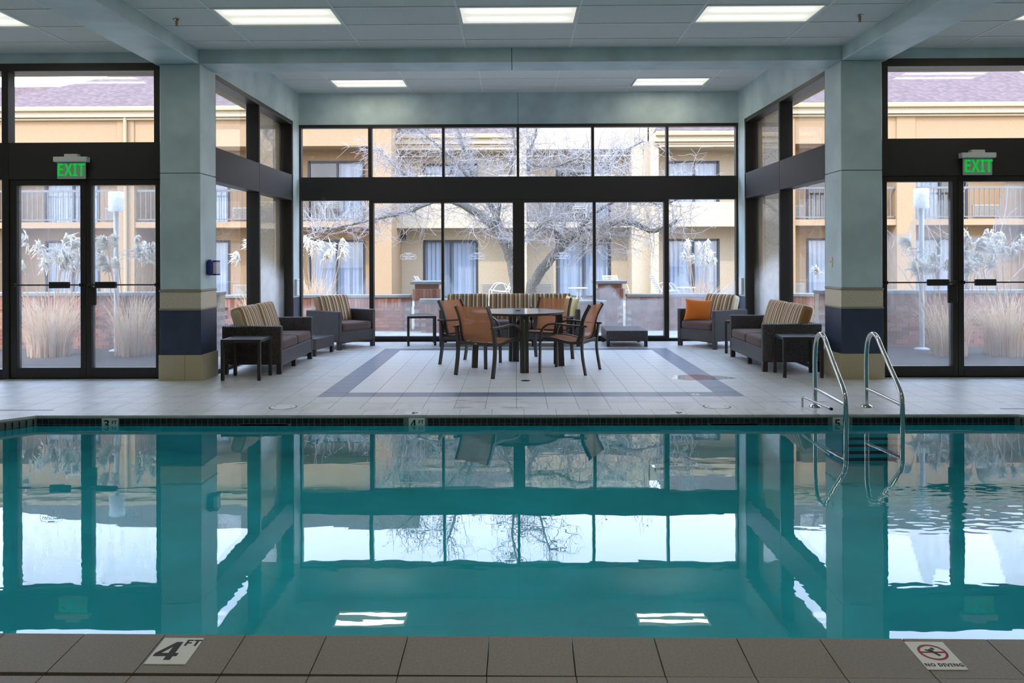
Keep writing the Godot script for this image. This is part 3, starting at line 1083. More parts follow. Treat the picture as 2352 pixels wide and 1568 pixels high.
func side_windows():
	for sd in [-1, 1]:
		var x: float = XL if sd < 0 else XR
		var xg: float = x + sd * 0.14
		var w := struct("window_2" if sd < 0 else "window_3", "dark framed side window of the alcove behind the " + ("loveseat next to the blue phone" if sd < 0 else "loveseat by the pool ladder"))
		var xa := minf(x, xg + sd * 0.05)
		var xb := maxf(x, xg + sd * 0.05)
		part(w, "head", bx(xa, xb, 3.665, 3.73, 10.02, 13.6, 0.004), M.bronze)
		part(w, "sill", bx(xa, xb, 0.0, 0.05, 10.05, 13.6, 0.004), M.bronze)
		part(w, "spandrel", bx(xa, xb, 2.40, 2.82, 10.05, 11.815, 0.004), M.bronze_panel)
		part(w, "spandrel", bx(xa, xb, 2.40, 2.82, 11.82, 13.58, 0.004), M.bronze_panel)
		part(w, "mullion", bx(xa, xb, 0.05, 2.40, 11.79, 11.85, 0.004), M.bronze)
		part(w, "mullion", bx(xa, xb, 2.82, 3.67, 11.79, 11.85, 0.004), M.bronze)
		part(w, "jamb", bx(xa, xb, 0.0, 3.72, 13.54, 13.6, 0.004), M.bronze)
		part(w, "jamb", bx(xa, xb, 0.0, 3.72, 10.04, 10.09, 0.004), M.bronze)
		for zz in [[10.09, 11.79], [11.85, 13.54]]:
			pane(w, P(xg, 2.82, zz[0]), P(xg, 3.665, zz[1]))
			pane(w, P(xg, 0.05, zz[0]), P(xg, 2.40, zz[1]))
			var second: bool = zz[0] > 11
			var s2: int = sd
			film(w, P(xg, 0, zz[0]), P(xg, 0, zz[1]), 0.05, 1.7, func(u, v):
				var y: float = lerpf(0.05, 1.7, v)
				var top: float = (1.35 + 0.12 * sin(u * 5.0) if second else 0.75 + 0.2 * sin(u * 4.0 + 1.0))
				return smoothstep(top + 0.12, top - 0.3, y) * (0.42 if second else 0.26) * (0.8 + 0.3 * mottle(u, v, 20 + s2)))

func doors():
	for sd in [-1, 1]:
		var mx := func(v): return v if sd < 0 else 0.1 - v
		var tw := struct("trim_1" if sd < 0 else "trim_2", "dark bronze frame round the exit doors " + ("by the blue phone column" if sd < 0 else "by the pool ladder"))
		var f0 := ZD
		var f1 := ZD + 0.13
		var gz := ZD + 0.065
		var B := func(a, b, y0, y1, z0, z1, bev): return bx(minf(mx.call(a), mx.call(b)), maxf(mx.call(a), mx.call(b)), y0, y1, z0, z1, bev)
		part(tw, "jamb", B.call(-6.14, -6.06, 0.0, 3.77, f0 - 0.01, f1, 0.004), M.bronze)
		part(tw, "jamb", B.call(-4.315, -4.19, 2.39, 3.77, f0, f1, 0.004), M.bronze)
		part(tw, "jamb", B.call(-4.235, -4.19, 0.0, 2.39, f0, f1, 0.004), M.bronze)
		part(tw, "header", B.call(-8.0, -4.19, 3.683, 3.775, f0 - 0.012, f1, 0.004), M.bronze)
		part(tw, "transom_panel", B.call(-6.06, -4.19, 2.39, 2.83, f0 - 0.004, f1, 0.004), M.bronze_panel)
		part(tw, "transom_panel", B.call(-8.0, -6.14, 2.39, 2.83, f0 - 0.004, f1, 0.004), M.bronze_panel)
		part(tw, "sill", B.call(-8.0, -6.14, 0.0, 0.12, f0 - 0.004, f1, 0.004), M.bronze)
		part(tw, "threshold", B.call(-6.06, -4.235, 0.0, 0.012, f0 - 0.06, f1, 0.004), M.steel)
		part(tw, "jamb", B.call(-8.0, -7.9, 0.0, 3.77, f0, f1, 0.004), M.bronze)
		var w := struct("window_4" if sd < 0 else "window_5", "transom light over the exit doors " + ("by the blue phone column" if sd < 0 else "by the pool ladder"))
		pane(w, P(mx.call(-6.06), 2.83, gz), P(mx.call(-4.315), 3.683, gz))
		pane(w, P(mx.call(-7.9), 2.83, gz), P(mx.call(-6.14), 3.683, gz))
		pane(w, P(mx.call(-7.9), 0.12, gz), P(mx.call(-6.14), 2.39, gz))
		var leaves := [[-6.055, -5.143, -5.974, -5.209], [-5.14, -4.24, -5.078, -4.305]]
		for k in 2:
			var L: Array = leaves[k]
			var nm := "door_%d" % ((1 if sd < 0 else 3) + k)
			var which := ("leaf with the lever lock" if (k == 1) else "leaf without the lock") if sd < 0 else ("leaf with the lever lock" if k == 1 else "leaf without the lock")
			var d := struct(nm, "dark framed glass exit door, " + which + (", by the blue phone column" if sd < 0 else ", by the pool ladder"))
			part(d, "stile", B.call(L[0], L[2], 0.015, 2.388, f0 + 0.01, f1 - 0.02, 0.004), M.bronze)
			part(d, "stile", B.call(L[3], L[1], 0.015, 2.388, f0 + 0.01, f1 - 0.02, 0.004), M.bronze)
			part(d, "top_rail", B.call(L[2], L[3], 2.32, 2.388, f0 + 0.01, f1 - 0.02, 0.004), M.bronze)
			part(d, "bottom_rail", B.call(L[2], L[3], 0.015, 0.137, f0 + 0.01, f1 - 0.02, 0.004), M.bronze)
			pane(d, P(mx.call(L[2]), 0.137, gz), P(mx.call(L[3]), 2.32, gz))
			var yb := 1.128
			var pad: Array = [-5.555, -5.314] if k == 0 else [-5.005, -4.754]
			part(d, "push_bar", B.call(L[2] - 0.03, L[3] + 0.03, yb - 0.008, yb + 0.008, f0 - 0.03, f0 - 0.012, 0.003), M.bronze)
			part(d, "push_pad", B.call(pad[0], pad[1], yb - 0.038, yb + 0.038, f0 - 0.055, f0 - 0.01, 0.006), M.bronze)
			for xx in [L[2] - 0.02, L[3] + 0.02]:
				part(d, "bar_bracket", B.call(xx - 0.015, xx + 0.015, yb - 0.02, yb + 0.02, f0 - 0.03, f0 + 0.012, 0.004), M.bronze)
			if k == 1:
				part(d, "lock_plate", B.call(-5.12, -5.01, 0.885, 1.1, f0 - 0.02, f0 + 0.012, 0.005), M.bronze)
			var s2: int = sd
			var kk: int = k
			film(d, P(mx.call(L[2]), 0, gz), P(mx.call(L[3]), 0, gz), 0.137, 2.32, func(u, v):
				var y: float = lerpf(0.137, 2.32, v)
				if s2 < 0:
					var a: float = 0.25 + 0.14 * mottle(u, v, kk) - 0.12 * streak(u, v, kk)
					a += 0.16 * smoothstep(1.7, 2.3, y) * streak(u, v, 3 + kk)
					a *= smoothstep(0.1, 0.5, y) * 0.35 + 0.65
					return a
				var uu: float = 1.0 - u     # from the column side
				var top: float = lerpf(1.68, 2.5, smoothstep(0.38, 0.8, uu))
				if kk == 1: top = lerpf(1.72, 2.32, smoothstep(0.3, 0.62, uu)) - 0.2 * smoothstep(0.7, 0.76, uu)
				return smoothstep(top + 0.02, top - 0.04, y) * (0.36 + 0.16 * mottle(u, v, 7 + kk) - 0.14 * streak(u, v, 7 + kk)) * (0.6 + 0.4 * smoothstep(0.5, 1.2, y)), 30, 90)
			if k == 0: emblem(d, P(mx.call((L[2] + L[3]) / 2), 1.51, gz - 0.006))
			else: emblem(d, P(mx.call((L[2] + L[3]) / 2 + 0.06), 1.49, gz - 0.006))
		# exit sign
		var t := thing("exit_sign", "green lit EXIT sign over the doors " + ("by the blue phone column" if sd < 0 else "by the pool ladder"), "sign", P(mx.call(-5.275) + (0.06 if sd > 0 else 0.0), 2.51, ZD - 0.005))
		part(t, "mount", _local_box(Vector3(0, 0.155, 0.03), Vector3(0.16, 0.04, 0.08), 0.006), M.sign_housing)
		part(t, "housing", _local_box(Vector3(0, 0.11, 0.045), Vector3(0.40, 0.06, 0.09), 0.006), M.sign_housing)
		part(t, "panel", _local_box(Vector3(0, -0.02, 0.045), Vector3(0.34, 0.2, 0.025), 0.006), M.sign_grey)
		lettering(t, "lettering", "EXIT", 0.145, 0.008, M.exit_green, Vector3(0.0, -0.018, 0.061), Basis.from_scale(Vector3(0.8, 1.05, 1)))

# ---------------------------------------------------------------- outside of this building
func outside_shell():
	var r := struct("roof", "eaves of the pool building and its unseen shingled roof, shaped to block sun")
	var s := S()
	slab(s, -9.4, XL - 0.2, 3.9, 4.45, ZD + 0.25, 10.95)
	slab(s, XR + 0.2, 9.5, 3.9, 4.45, ZD + 0.25, 10.95)
	slab(s, XL - 0.75, XL - 0.2, 3.9, 4.6, 10.0, 14.75)
	slab(s, XR + 0.2, XR + 0.75, 3.9, 4.6, 10.0, 14.75)
	slab(s, XL - 0.2, XR + 0.2, 3.9, 4.6, ZB + 0.2, 14.75)
	part(r, "eaves", s, M.soffit)
	s = S()
	face(s, P(-9.5, 4.4, 11.0), P(9.6, 4.4, 11.0), P(9.6, 6.9, 4.0), P(-9.5, 6.9, 4.0), Vector3(0, 1, -1))
	face(s, P(-9.5, 4.4, -3.0), P(9.6, 4.4, -3.0), P(9.6, 6.9, 4.0), P(-9.5, 6.9, 4.0), Vector3(0, 1, 1))
	for x in [-9.5, 9.6]: face(s, P(x, 4.4, 11.0), P(x, 4.4, -3.0), P(x, 6.9, 4.0), P(x, 6.9, 4.0), Vector3(x, 0, 0))
	face(s, P(XL - 0.75, 4.6, 9.0), P(XR + 0.75, 4.6, 9.0), P(XR + 0.75, 4.62, 14.75), P(XL - 0.75, 4.62, 14.75), Vector3.UP)
	part(r, "unseen_shingles", s, M.shingle)  # roof out of view, pitched to keep sun out of the alcove
	for sd in [-1, 1]:
		var x: float = XL - 0.48 if sd < 0 else XR + 0.21
		solo("corner_pier", "rough stucco corner pier outside the side window " + ("by the blue phone" if sd < 0 else "by the pool ladder loveseat"), "pier", bx(x, x + 0.27, -0.05, 3.9, 13.2, 14.1, 0.01), M.stucco_cream)

# ---------------------------------------------------------------- furniture
func lounge(called, label, category, seats: int, width: float, at: Vector3, turn: float, group: String) -> Node3D:
	var t := thing(called, label, category, at, turn, group)
	var d := 0.74
	var hw := width / 2
	part(t, "base", _local_box(Vector3(0, 0.2, 0.0), Vector3(width - 0.12, 0.17, d - 0.01), 0.008), M.wicker)
	for sx in [-1, 1]:
		part(t, "arm", _local_box(Vector3(sx * (hw - 0.035), 0.36, 0), Vector3(0.07, 0.48, d), 0.01), M.wicker)
		for sz in [-1, 1]:
			part(t, "leg", _local_box(Vector3(sx * (hw - 0.035), 0.062, sz * (d / 2 - 0.035)), Vector3(0.062, 0.124, 0.062), 0.004), M.frame_brown)
	part(t, "back_frame", _local_box(Vector3(0, 0.36, -d / 2 + 0.035), Vector3(width - 0.14, 0.48, 0.07), 0.01), M.wicker)
	part(t, "base_rail", _local_box(Vector3(0, 0.112, d / 2 - 0.02), Vector3(width - 0.1, 0.018, 0.03), 0.003), M.frame_brown)
	if seats > 1:
		for k in range(1, seats): part(t, "leg", _local_box(Vector3(-hw + width * k / seats, 0.055, d / 2 - 0.06), Vector3(0.055, 0.11, 0.055), 0.004), M.frame_brown)
	var cw := (width - 0.15) / seats
	var sc := S()
	cushion(sc, Vector3(cw - 0.012, 0.13, d - 0.1), 0.035, 0.015)
	var scm: ArrayMesh = sc.commit()
	var bc := S()
	cushion(bc, Vector3(cw - 0.02, 0.46, 0.16), 0.05, 0.02)
	var bcm: ArrayMesh = bc.commit()
	for k in seats:
		var x := -hw + 0.075 + cw * (k + 0.5)
		part(t, "seat_cushion", scm, M.seat_cloth, Vector3(x, 0.345, 0.045))
		part(t, "back_cushion", bcm, M.stripes, Vector3(x, 0.6, -0.175), Basis(Vector3.RIGHT, deg_to_rad(-17)))
	return t

func side_table(at: Vector3, turn: float, label: String):
	var t := thing("side_table", label, "table", at, turn, "square wicker side tables")
	var w := 0.47
	part(t, "top", _local_box(Vector3(0, 0.472, 0), Vector3(w - 0.05, 0.016, w - 0.05), 0.002), M.wicker)
	for k in 4:
		var q := Basis(Vector3.UP, k * PI / 2)
		part(t, "rim", _local_box(Vector3(0, 0.466, w / 2 - 0.019), Vector3(w - 0.076, 0.038, 0.036), 0.004), M.frame_brown, Vector3.ZERO, q)
		part(t, "leg", _local_box(Vector3(w / 2 - 0.019, 0.2425, w / 2 - 0.019), Vector3(0.038, 0.485, 0.038), 0.004), M.frame_brown, Vector3.ZERO, q)

func low_table(at: Vector3, turn: float, size: Vector2, label: String):
	var t := thing("low_table", label, "table", at, turn, "low wicker tables")
	part(t, "body", _local_box(Vector3(0, 0.177, 0), Vector3(size.x, 0.166, size.y), 0.008), M.wicker)
	for sx in [-1, 1]:
		for sz in [-1, 1]:
			part(t, "leg", _local_box(Vector3(sx * (size.x / 2 - 0.03), 0.05, sz * (size.y / 2 - 0.03)), Vector3(0.05, 0.1, 0.05), 0.004), M.frame_brown)

func sling_chair() -> Node3D:
	var t := thing("sling_chair", "", "chair", Vector3.ZERO, 0.0, "sling chairs round the table")
	for sx in [-1, 1]:
		var x: float = sx * 0.285
		var s := S()   # arm that bends down into the front leg
		bar(s, curve([Vector3(x, 0.0, 0.29), Vector3(x, 0.3, 0.285), Vector3(x, 0.50, 0.27), Vector3(x, 0.59, 0.2), Vector3(x, 0.615, 0.08), Vector3(x, 0.60, -0.12), Vector3(x * 1.01, 0.595, -0.33)], 6), 0.042, 0.022, Vector3.RIGHT)
		part(t, "arm", s, M.chair_metal)
		s = S()
		bar(s, curve([Vector3(x * 1.0, 0.0, -0.31), Vector3(x, 0.3, -0.265), Vector3(x, 0.59, -0.29)], 4), 0.045, 0.024, Vector3.RIGHT)
		part(t, "leg", s, M.chair_metal)
		s = S()
		bar(s, curve([Vector3(sx * 0.245, 0.40, -0.20), Vector3(sx * 0.245, 0.5, -0.235), Vector3(sx * 0.245, 0.68, -0.27), Vector3(sx * 0.245, 0.855, -0.36)], 5), 0.022, 0.042, Vector3.RIGHT)
		part(t, "back_post", s, M.chair_metal)
		s = S()
		bar(s, curve([Vector3(sx * 0.25, 0.395, -0.255), Vector3(sx * 0.25, 0.385, -0.1), Vector3(sx * 0.25, 0.425, 0.13), Vector3(sx * 0.25, 0.425, 0.255)], 4), 0.028, 0.034, Vector3.RIGHT)
		part(t, "seat_rail", s, M.chair_metal)
		part(t, "foot", _local_box(Vector3(x, 0.006, 0.29), Vector3(0.044, 0.012, 0.026), 0.002), M.rubber)
		part(t, "foot", _local_box(Vector3(x, 0.006, -0.31), Vector3(0.046, 0.012, 0.028), 0.002), M.rubber)
	part(t, "rear_rail", _local_box(Vector3(0, 0.395, -0.262), Vector3(0.55, 0.04, 0.024), 0.004), M.chair_metal)
	part(t, "front_rail", _local_box(Vector3(0, 0.405, 0.26), Vector3(0.55, 0.024, 0.03), 0.004), M.chair_metal)
	part(t, "maker_plate", _local_box(Vector3(0.0, 0.396, -0.2755), Vector3(0.035, 0.009, 0.003), 0.0), M.steel)
	var seat := S()
	sheet(seat, curve([Vector3(0, 0.435, 0.27), Vector3(0, 0.43, 0.12), Vector3(0, 0.395, -0.08), Vector3(0, 0.40, -0.24)], 5), 0.232, 0.012)
	part(t, "seat_sling", seat, M.sling)
	var back := S()
	sheet(back, curve([Vector3(0, 0.42, -0.215), Vector3(0, 0.5, -0.24), Vector3(0, 0.68, -0.28), Vector3(0, 0.85, -0.365)], 6), 0.236, 0.0)
	part(t, "back_sling", back, M.sling)
	return t

func sheet(s: SurfaceTool, line: Array, hw: float, sag: float):     # cloth stretched across x along a line
	for i in line.size() - 1:
		for k in 4:
			var u0 := -1.0 + 0.5 * k
			var u1 := u0 + 0.5
			var f := func(p: Vector3, u: float): return p + Vector3(u * hw, -sag * (1 - u * u), 0)
			face(s, f.call(line[i], u0), f.call(line[i], u1), f.call(line[i + 1], u1), f.call(line[i + 1], u0), Vector3(0, 1, 0.3))

func furniture():
	var G := "dark wicker lounge pieces with striped cushions"
	lounge("loveseat", "dark wicker loveseat with striped back cushions under the blue phone column's window", "sofa", 2, 1.57, P(-3.27, 0, 10.83), deg_to_rad(90), G)
	lounge("loveseat", "dark wicker loveseat with striped back cushions behind the pool ladder", "sofa", 2, 1.57, P(3.45, 0, 10.97), deg_to_rad(-90), G)
	lounge("sofa", "three seat wicker sofa with striped cushions behind the round table", "sofa", 3, 2.27, P(-0.095, 0, 13.42), 0.0, G)
	lounge("armchair", "dark wicker armchair with striped back cushion beside the low corner table, no pillow", "armchair", 1, 0.82, P(-2.824, 0, 13.14), deg_to_rad(56.9), G)
	lounge("armchair", "dark wicker armchair with an orange pillow on its seat", "armchair", 1, 0.82, P(3.155, 0, 13.11), deg_to_rad(-57.3), G)
	var s := S()
	pillow(s, 0.42, 0.36, 0.15)
	solo("throw_pillow", "orange throw pillow resting in the wicker armchair", "pillow", s, M.orange_cloth, P(2.93, 0.575, 13.12), deg_to_rad(-12)).rotation = Vector3(deg_to_rad(-14), deg_to_rad(-14), deg_to_rad(-4))
	s = S()
	pillow(s, 0.40, 0.38, 0.15)
	solo("throw_pillow", "pale yellow throw pillow at the end of the three seat sofa", "pillow", s, M.yellow_cloth, P(0.9, 0.6, 13.33), 0.0).rotation = Vector3(deg_to_rad(-10), deg_to_rad(-62), deg_to_rad(-6))
	side_table(P(-3.235, 0, 9.765), 0.0, "square wicker side table in front of the loveseat by the blue phone column")
	side_table(P(3.42, 0, 9.91), deg_to_rad(-3), "square wicker side table between the pool ladder and a loveseat")
	side_table(P(3.43, 0, 12.2), deg_to_rad(57), "square wicker side table between a loveseat and the orange pillow armchair")
	side_table(P(-1.56, 0, 13.46), deg_to_rad(8), "square side table standing alone before the window beside the three seat sofa")
	low_table(P(-3.15, 0, 12.2), deg_to_rad(-12), Vector2(0.62, 0.64), "low wicker table in the corner between loveseat and armchair")
	low_table(P(1.78, 0, 13.43), 0.0, Vector2(0.66, 0.83), "low wicker table before the window between sofa and orange pillow armchair")
	# dining set
	var c := sling_chair()
	var spots := [[P(-0.325, 0, 10.08), Vector2(0.58, -0.81), "brown sling chair turned with its back to the pool, nearest the phone column"], [P(0.68, 0, 10.31), Vector2(-0.914, -0.404), "brown sling chair on the pool ladder side of the round table, near the pool"], [P(-0.61, 0, 11.05), Vector2(0.84, 0.54), "brown sling chair between the round table and the lone side table"], [P(0.41, 0, 11.37), Vector2(-0.45, 0.89), "brown sling chair between the round table and the three seat sofa, facing the pool"]]
	for k in 4:
		var turn := atan2(spots[k][1].x, spots[k][1].y)
		if k == 0:
			c.position = spots[k][0]
			c.rotation.y = turn
			c.set_meta("label", spots[k][2])
		else:
			copy_of(c, spots[k][0], turn, spots[k][2])
	var t := thing("round_table", "round table with grey glass top and dark legs among four sling chairs", "table", P(0.03, 0, 10.72), deg_to_rad(8))
	s = S()
	lathe(s, [Vector2(0.0, 0.733), Vector2(0.585, 0.733), Vector2(0.588, 0.728)], 48)
	part(t, "glass_top", s, M.table_glass)
	s = S()
	lathe(s, [Vector2(0.586, 0.735), Vector2(0.607, 0.735), Vector2(0.612, 0.728), Vector2(0.612, 0.71), Vector2(0.604, 0.705), Vector2(0.57, 0.705), Vector2(0.57, 0.72)], 48)
	part(t, "rim", s, M.chair_metal)
	s = S()
	lathe(s, [Vector2(0.0, 0.742), Vector2(0.03, 0.742), Vector2(0.036, 0.734)], 16)
	part(t, "umbrella_cap", s, M.rubber)
	for k in 4:
		var q := Basis(Vector3.UP, k * PI / 2)
		for e in [-1, 1]:
			s = S()
			bar(s, [Vector3(e * 0.026, 0.0, 0.575), Vector3(e * 0.026, 0.4, 0.56), Vector3(e * 0.03, 0.706, 0.545)], 0.042, 0.075, Vector3.RIGHT)
			part(t, "leg", s, M.chair_metal, Vector3.ZERO, q)
		part(t, "leg_tie", _local_box(Vector3(0, 0.68, 0.5), Vector3(0.09, 0.03, 0.1), 0.004), M.chair_metal, Vector3.ZERO, q)
	s = S()
	for k in 4:
		var q := Basis(Vector3.UP, k * PI / 2)
		box(s, q * Vector3(0, 0.69, 0.27), Vector3(0.03, 0.03, 0.5), 0.003, q)
	part(t, "cross_frame", s, M.chair_metal)

# ---------------------------------------------------------------- pool fittings
func ladder():
	var t := thing("pool_ladder", "stainless steel pool ladder with two curved handrails at the far edge", "ladder", P(3.115, 0, 7.45))
	for sd in [-1, 1]:
		var x: float = sd * 0.245
		var s := S()
		var pts := curve([Vector3(x, -0.02, -0.39), Vector3(x, 0.25, -0.39), Vector3(x, 0.52, -0.385), Vector3(x, 0.66, -0.34), Vector3(x, 0.712, -0.25), Vector3(x, 0.69, -0.155), Vector3(x, 0.60, -0.06), Vector3(x, 0.45, 0.10), Vector3(x, 0.30, 0.265), Vector3(x, 0.21, 0.325), Vector3(x, 0.08, 0.335), Vector3(x, -0.2, 0.335), Vector3(x, -0.7, 0.33), Vector3(x, -1.15, 0.30)], 6)
		tube(s, pts, 0.021, 14)
		part(t, "handrail", s, M.steel)
		s = S()
		tube(s, [Vector3(x, 0.176, -0.385), Vector3(x, 0.147, 0.325)], 0.016, 12)
		part(t, "brace", s, M.steel)
		s = S()
		lathe(s, [Vector2(0.0, 0.026), Vector2(0.026, 0.026), Vector2(0.05, 0.014), Vector2(0.054, 0.003)], 20, Vector3(x, 0, -0.39))
		part(t, "flange", s, M.steel)
		s = S()
		tube(s, [Vector3(x, -1.1, 0.3), Vector3(x, -1.1, 0.02)], 0.018, 10)
		part(t, "wall_bumper", s, M.rubber)
	for y in [-0.39, -0.65, -0.90, -1.13]:
		part(t, "tread", _local_box(Vector3(0, y, 0.3), Vector3(0.47, 0.028, 0.09), 0.008), M.tread)
	t = thing("steel_rod_bracket", "thin bent steel rod rising from the deck next to the pool ladder", "rod", P(2.745, 0, 7.45))
	var s := S()
	tube(s, curve([Vector3(0, -0.01, -0.38), Vector3(0, 0.06, -0.38), Vector3(0, 0.095, -0.35), Vector3(0, 0.105, 0.0), Vector3(0, 0.115, 0.33)], 5), 0.0105, 10)
	part(t, "rod", s, M.steel)
	s = S()
	tube(s, [Vector3(0, 0.1145, 0.315), Vector3(0, 0.116, 0.345)], 0.0125, 10)
	part(t, "tip", s, M.rubber)

func fittings():
	for k in [[-2.255, "by the 3 FT side"], [1.936, "near the pool ladder"]]:
		var t := thing("skimmer_lid", "round white skimmer lid with two finger holes in the deck " + k[1], "pool_lid", P(k[0], 0.0, 7.862))  # lid of the pool skimmer, set into the deck
		var s := S()
		lathe(s, [Vector2(0.0, 0.004), Vector2(0.118, 0.004), Vector2(0.122, 0.0)], 32)
		part(t, "lid", s, M.mark_white)
		s = S()
		lathe(s, [Vector2(0.122, 0.002), Vector2(0.132, 0.001)], 32)
		part(t, "gap", s, M.grout)
		for e in [-1, 1]:
			s = S()
			lathe(s, [Vector2(0.0, 0.0055), Vector2(0.011, 0.0055)], 12, Vector3(e * 0.08, 0, 0))
			part(t, "finger_hole", s, M.rubber)
	var t := thing("floor_drain", "small round dark floor drain in the pale inlay before the round table", "drain", P(0.1125, 0, 9.51))
	var s := S()
	lathe(s, [Vector2(0.0, 0.003), Vector2(0.05, 0.003), Vector2(0.055, 0.0)], 24)
	part(t, "ring", s, M.bronze)
	part(t, "grate", _local_box(Vector3(0, 0.0035, 0), Vector3(0.006, 0.002, 0.1), 0.0), M.steel)
	t = thing("floor_drain", "small round white cover in the slate blue border near the pool ladder", "drain", P(1.877, 0, 8.54))
	s = S()
	lathe(s, [Vector2(0.0, 0.004), Vector2(0.042, 0.004), Vector2(0.048, 0.0)], 24)
	part(t, "cover", s, M.mark_white)
	part(t, "screw", _local_box(Vector3(0, 0.005, 0), Vector3(0.012, 0.002, 0.012), 0.0), M.rubber)
	# coping markers on the far edge
	for k in [[-0.956, "over the 4 FT wall tile"], [1.489, "between two deck covers"]]:
		t = thing("depth_marker_tile", "flat white marker tile in the far coping " + k[1], "depth marker", P(k[0], 0.0035, 7.535))
		part(t, "tile", _local_box(Vector3.ZERO, Vector3(0.15, 0.003, 0.15), 0.001), M.mark_white)
		lettering(t, "numeral", "4", 0.09, 0.001, M.mark_black, Vector3(0.02, 0.002, 0.0), Basis(Vector3.UP, PI) * Basis(Vector3.RIGHT, -PI / 2))
	# near coping: depth and no diving tiles
	var nb := Basis(Vector3.UP, deg_to_rad(-0.57)) * Basis(Vector3.RIGHT, deg_to_rad(3.9))
	t = thing("depth_marker_tile", "white tile reading 4 FT set in the near coping", "depth marker", P(-1.234, 0.0355, 2.925))
	t.basis = nb
	part(t, "tile", _local_box(Vector3.ZERO, Vector3(0.148, 0.003, 0.172), 0.0014), M.mark_white)
	lettering(t, "numeral", "4", 0.115, 0.001, M.mark_black, Vector3(-0.022, 0.002, 0.005), Basis(Vector3.RIGHT, -PI / 2))
	lettering(t, "unit", "FT", 0.04, 0.001, M.mark_black, Vector3(0.045, 0.002, -0.05), Basis(Vector3.RIGHT, -PI / 2))
	t = thing("no_diving_tile", "white no diving tile with a red ring set in the near coping", "sign", P(1.483, 0.0355, 2.90))
	t.basis = nb
	part(t, "tile", _local_box(Vector3.ZERO, Vector3(0.14, 0.003, 0.178), 0.0014), M.mark_white)
	s = S()
	lathe(s, [Vector2(0.041, 0.0022), Vector2(0.05, 0.0022)], 32, Vector3(0, 0, -0.018))
	part(t, "red_ring", s, M.mark_red)
	part(t, "red_bar", _local_box(Vector3(0, 0.0022, -0.018), Vector3(0.086, 0.001, 0.007), 0.0, ), M.mark_red, Vector3.ZERO)
	s = S()
	box(s, Vector3(0.004, 0.0024, -0.016), Vector3(0.01, 0.0008, 0.045), 0.0, Basis(Vector3.UP, 0.5))
	box(s, Vector3(0.008, 0.0024, -0.04), Vector3(0.012, 0.0008, 0.012), 0.0, Basis(Vector3.UP, 0.2))
	box(s, Vector3(-0.008, 0.0024, -0.026), Vector3(0.03, 0.0008, 0.007), 0.0, Basis(Vector3.UP, -0.6))
	part(t, "diver", s, M.mark_black)
	lettering(t, "lettering", "NO DIVING", 0.018, 0.0008, M.mark_black, Vector3(0, 0.002, 0.062), Basis(Vector3.RIGHT, -PI / 2))
	# puddle
	s = S()
	var ctr := P(2.2, 0.0012, 9.73)
	for k in 40:
		var p0 := _puddle_at(TAU * k / 40)
		var p1 := _puddle_at(TAU * (k + 1) / 40)
		tri(s, ctr, ctr + p0, ctr + p1, Vector3.UP)
	solo("puddle", "small puddle of water lying across the slate blue floor border", "puddle", s, M.puddle)
	# sprinklers
	for k in [[-3.486, "by the beam above the blue phone column"], [3.53, "by the beam above the pool ladder"]]:
		t = thing("fire_sprinkler", "pendent fire sprinkler in the hall ceiling " + k[1], "sprinkler", P(k[0], CEIL, 8.365))
		s = S()
		lathe(s, [Vector2(0.042, 0.001), Vector2(0.04, -0.004), Vector2(0.02, -0.014), Vector2(0.0, -0.014)], 20)
		part(t, "escutcheon", s, M.steel)
		s = S()
		lathe(s, [Vector2(0.013, -0.014), Vector2(0.013, -0.045), Vector2(0.008, -0.06), Vector2(0.0, -0.06)], 14)
		part(t, "body", s, M.brass)
		s = S()
		lathe(s, [Vector2(0.0, -0.06), Vector2(0.018, -0.062), Vector2(0.018, -0.066), Vector2(0.0, -0.066)], 14)
		part(t, "deflector", s, M.brass)

func _puddle_at(a: float) -> Vector3:
	var r := 1.0 + 0.12 * sin(3 * a + 1.0) + 0.07 * sin(7 * a)
	return Vector3(cos(a) * 0.36 * r, 0, sin(a) * 0.22 * r)

# ---------------------------------------------------------------- courtyard
var brick_meshes := {}

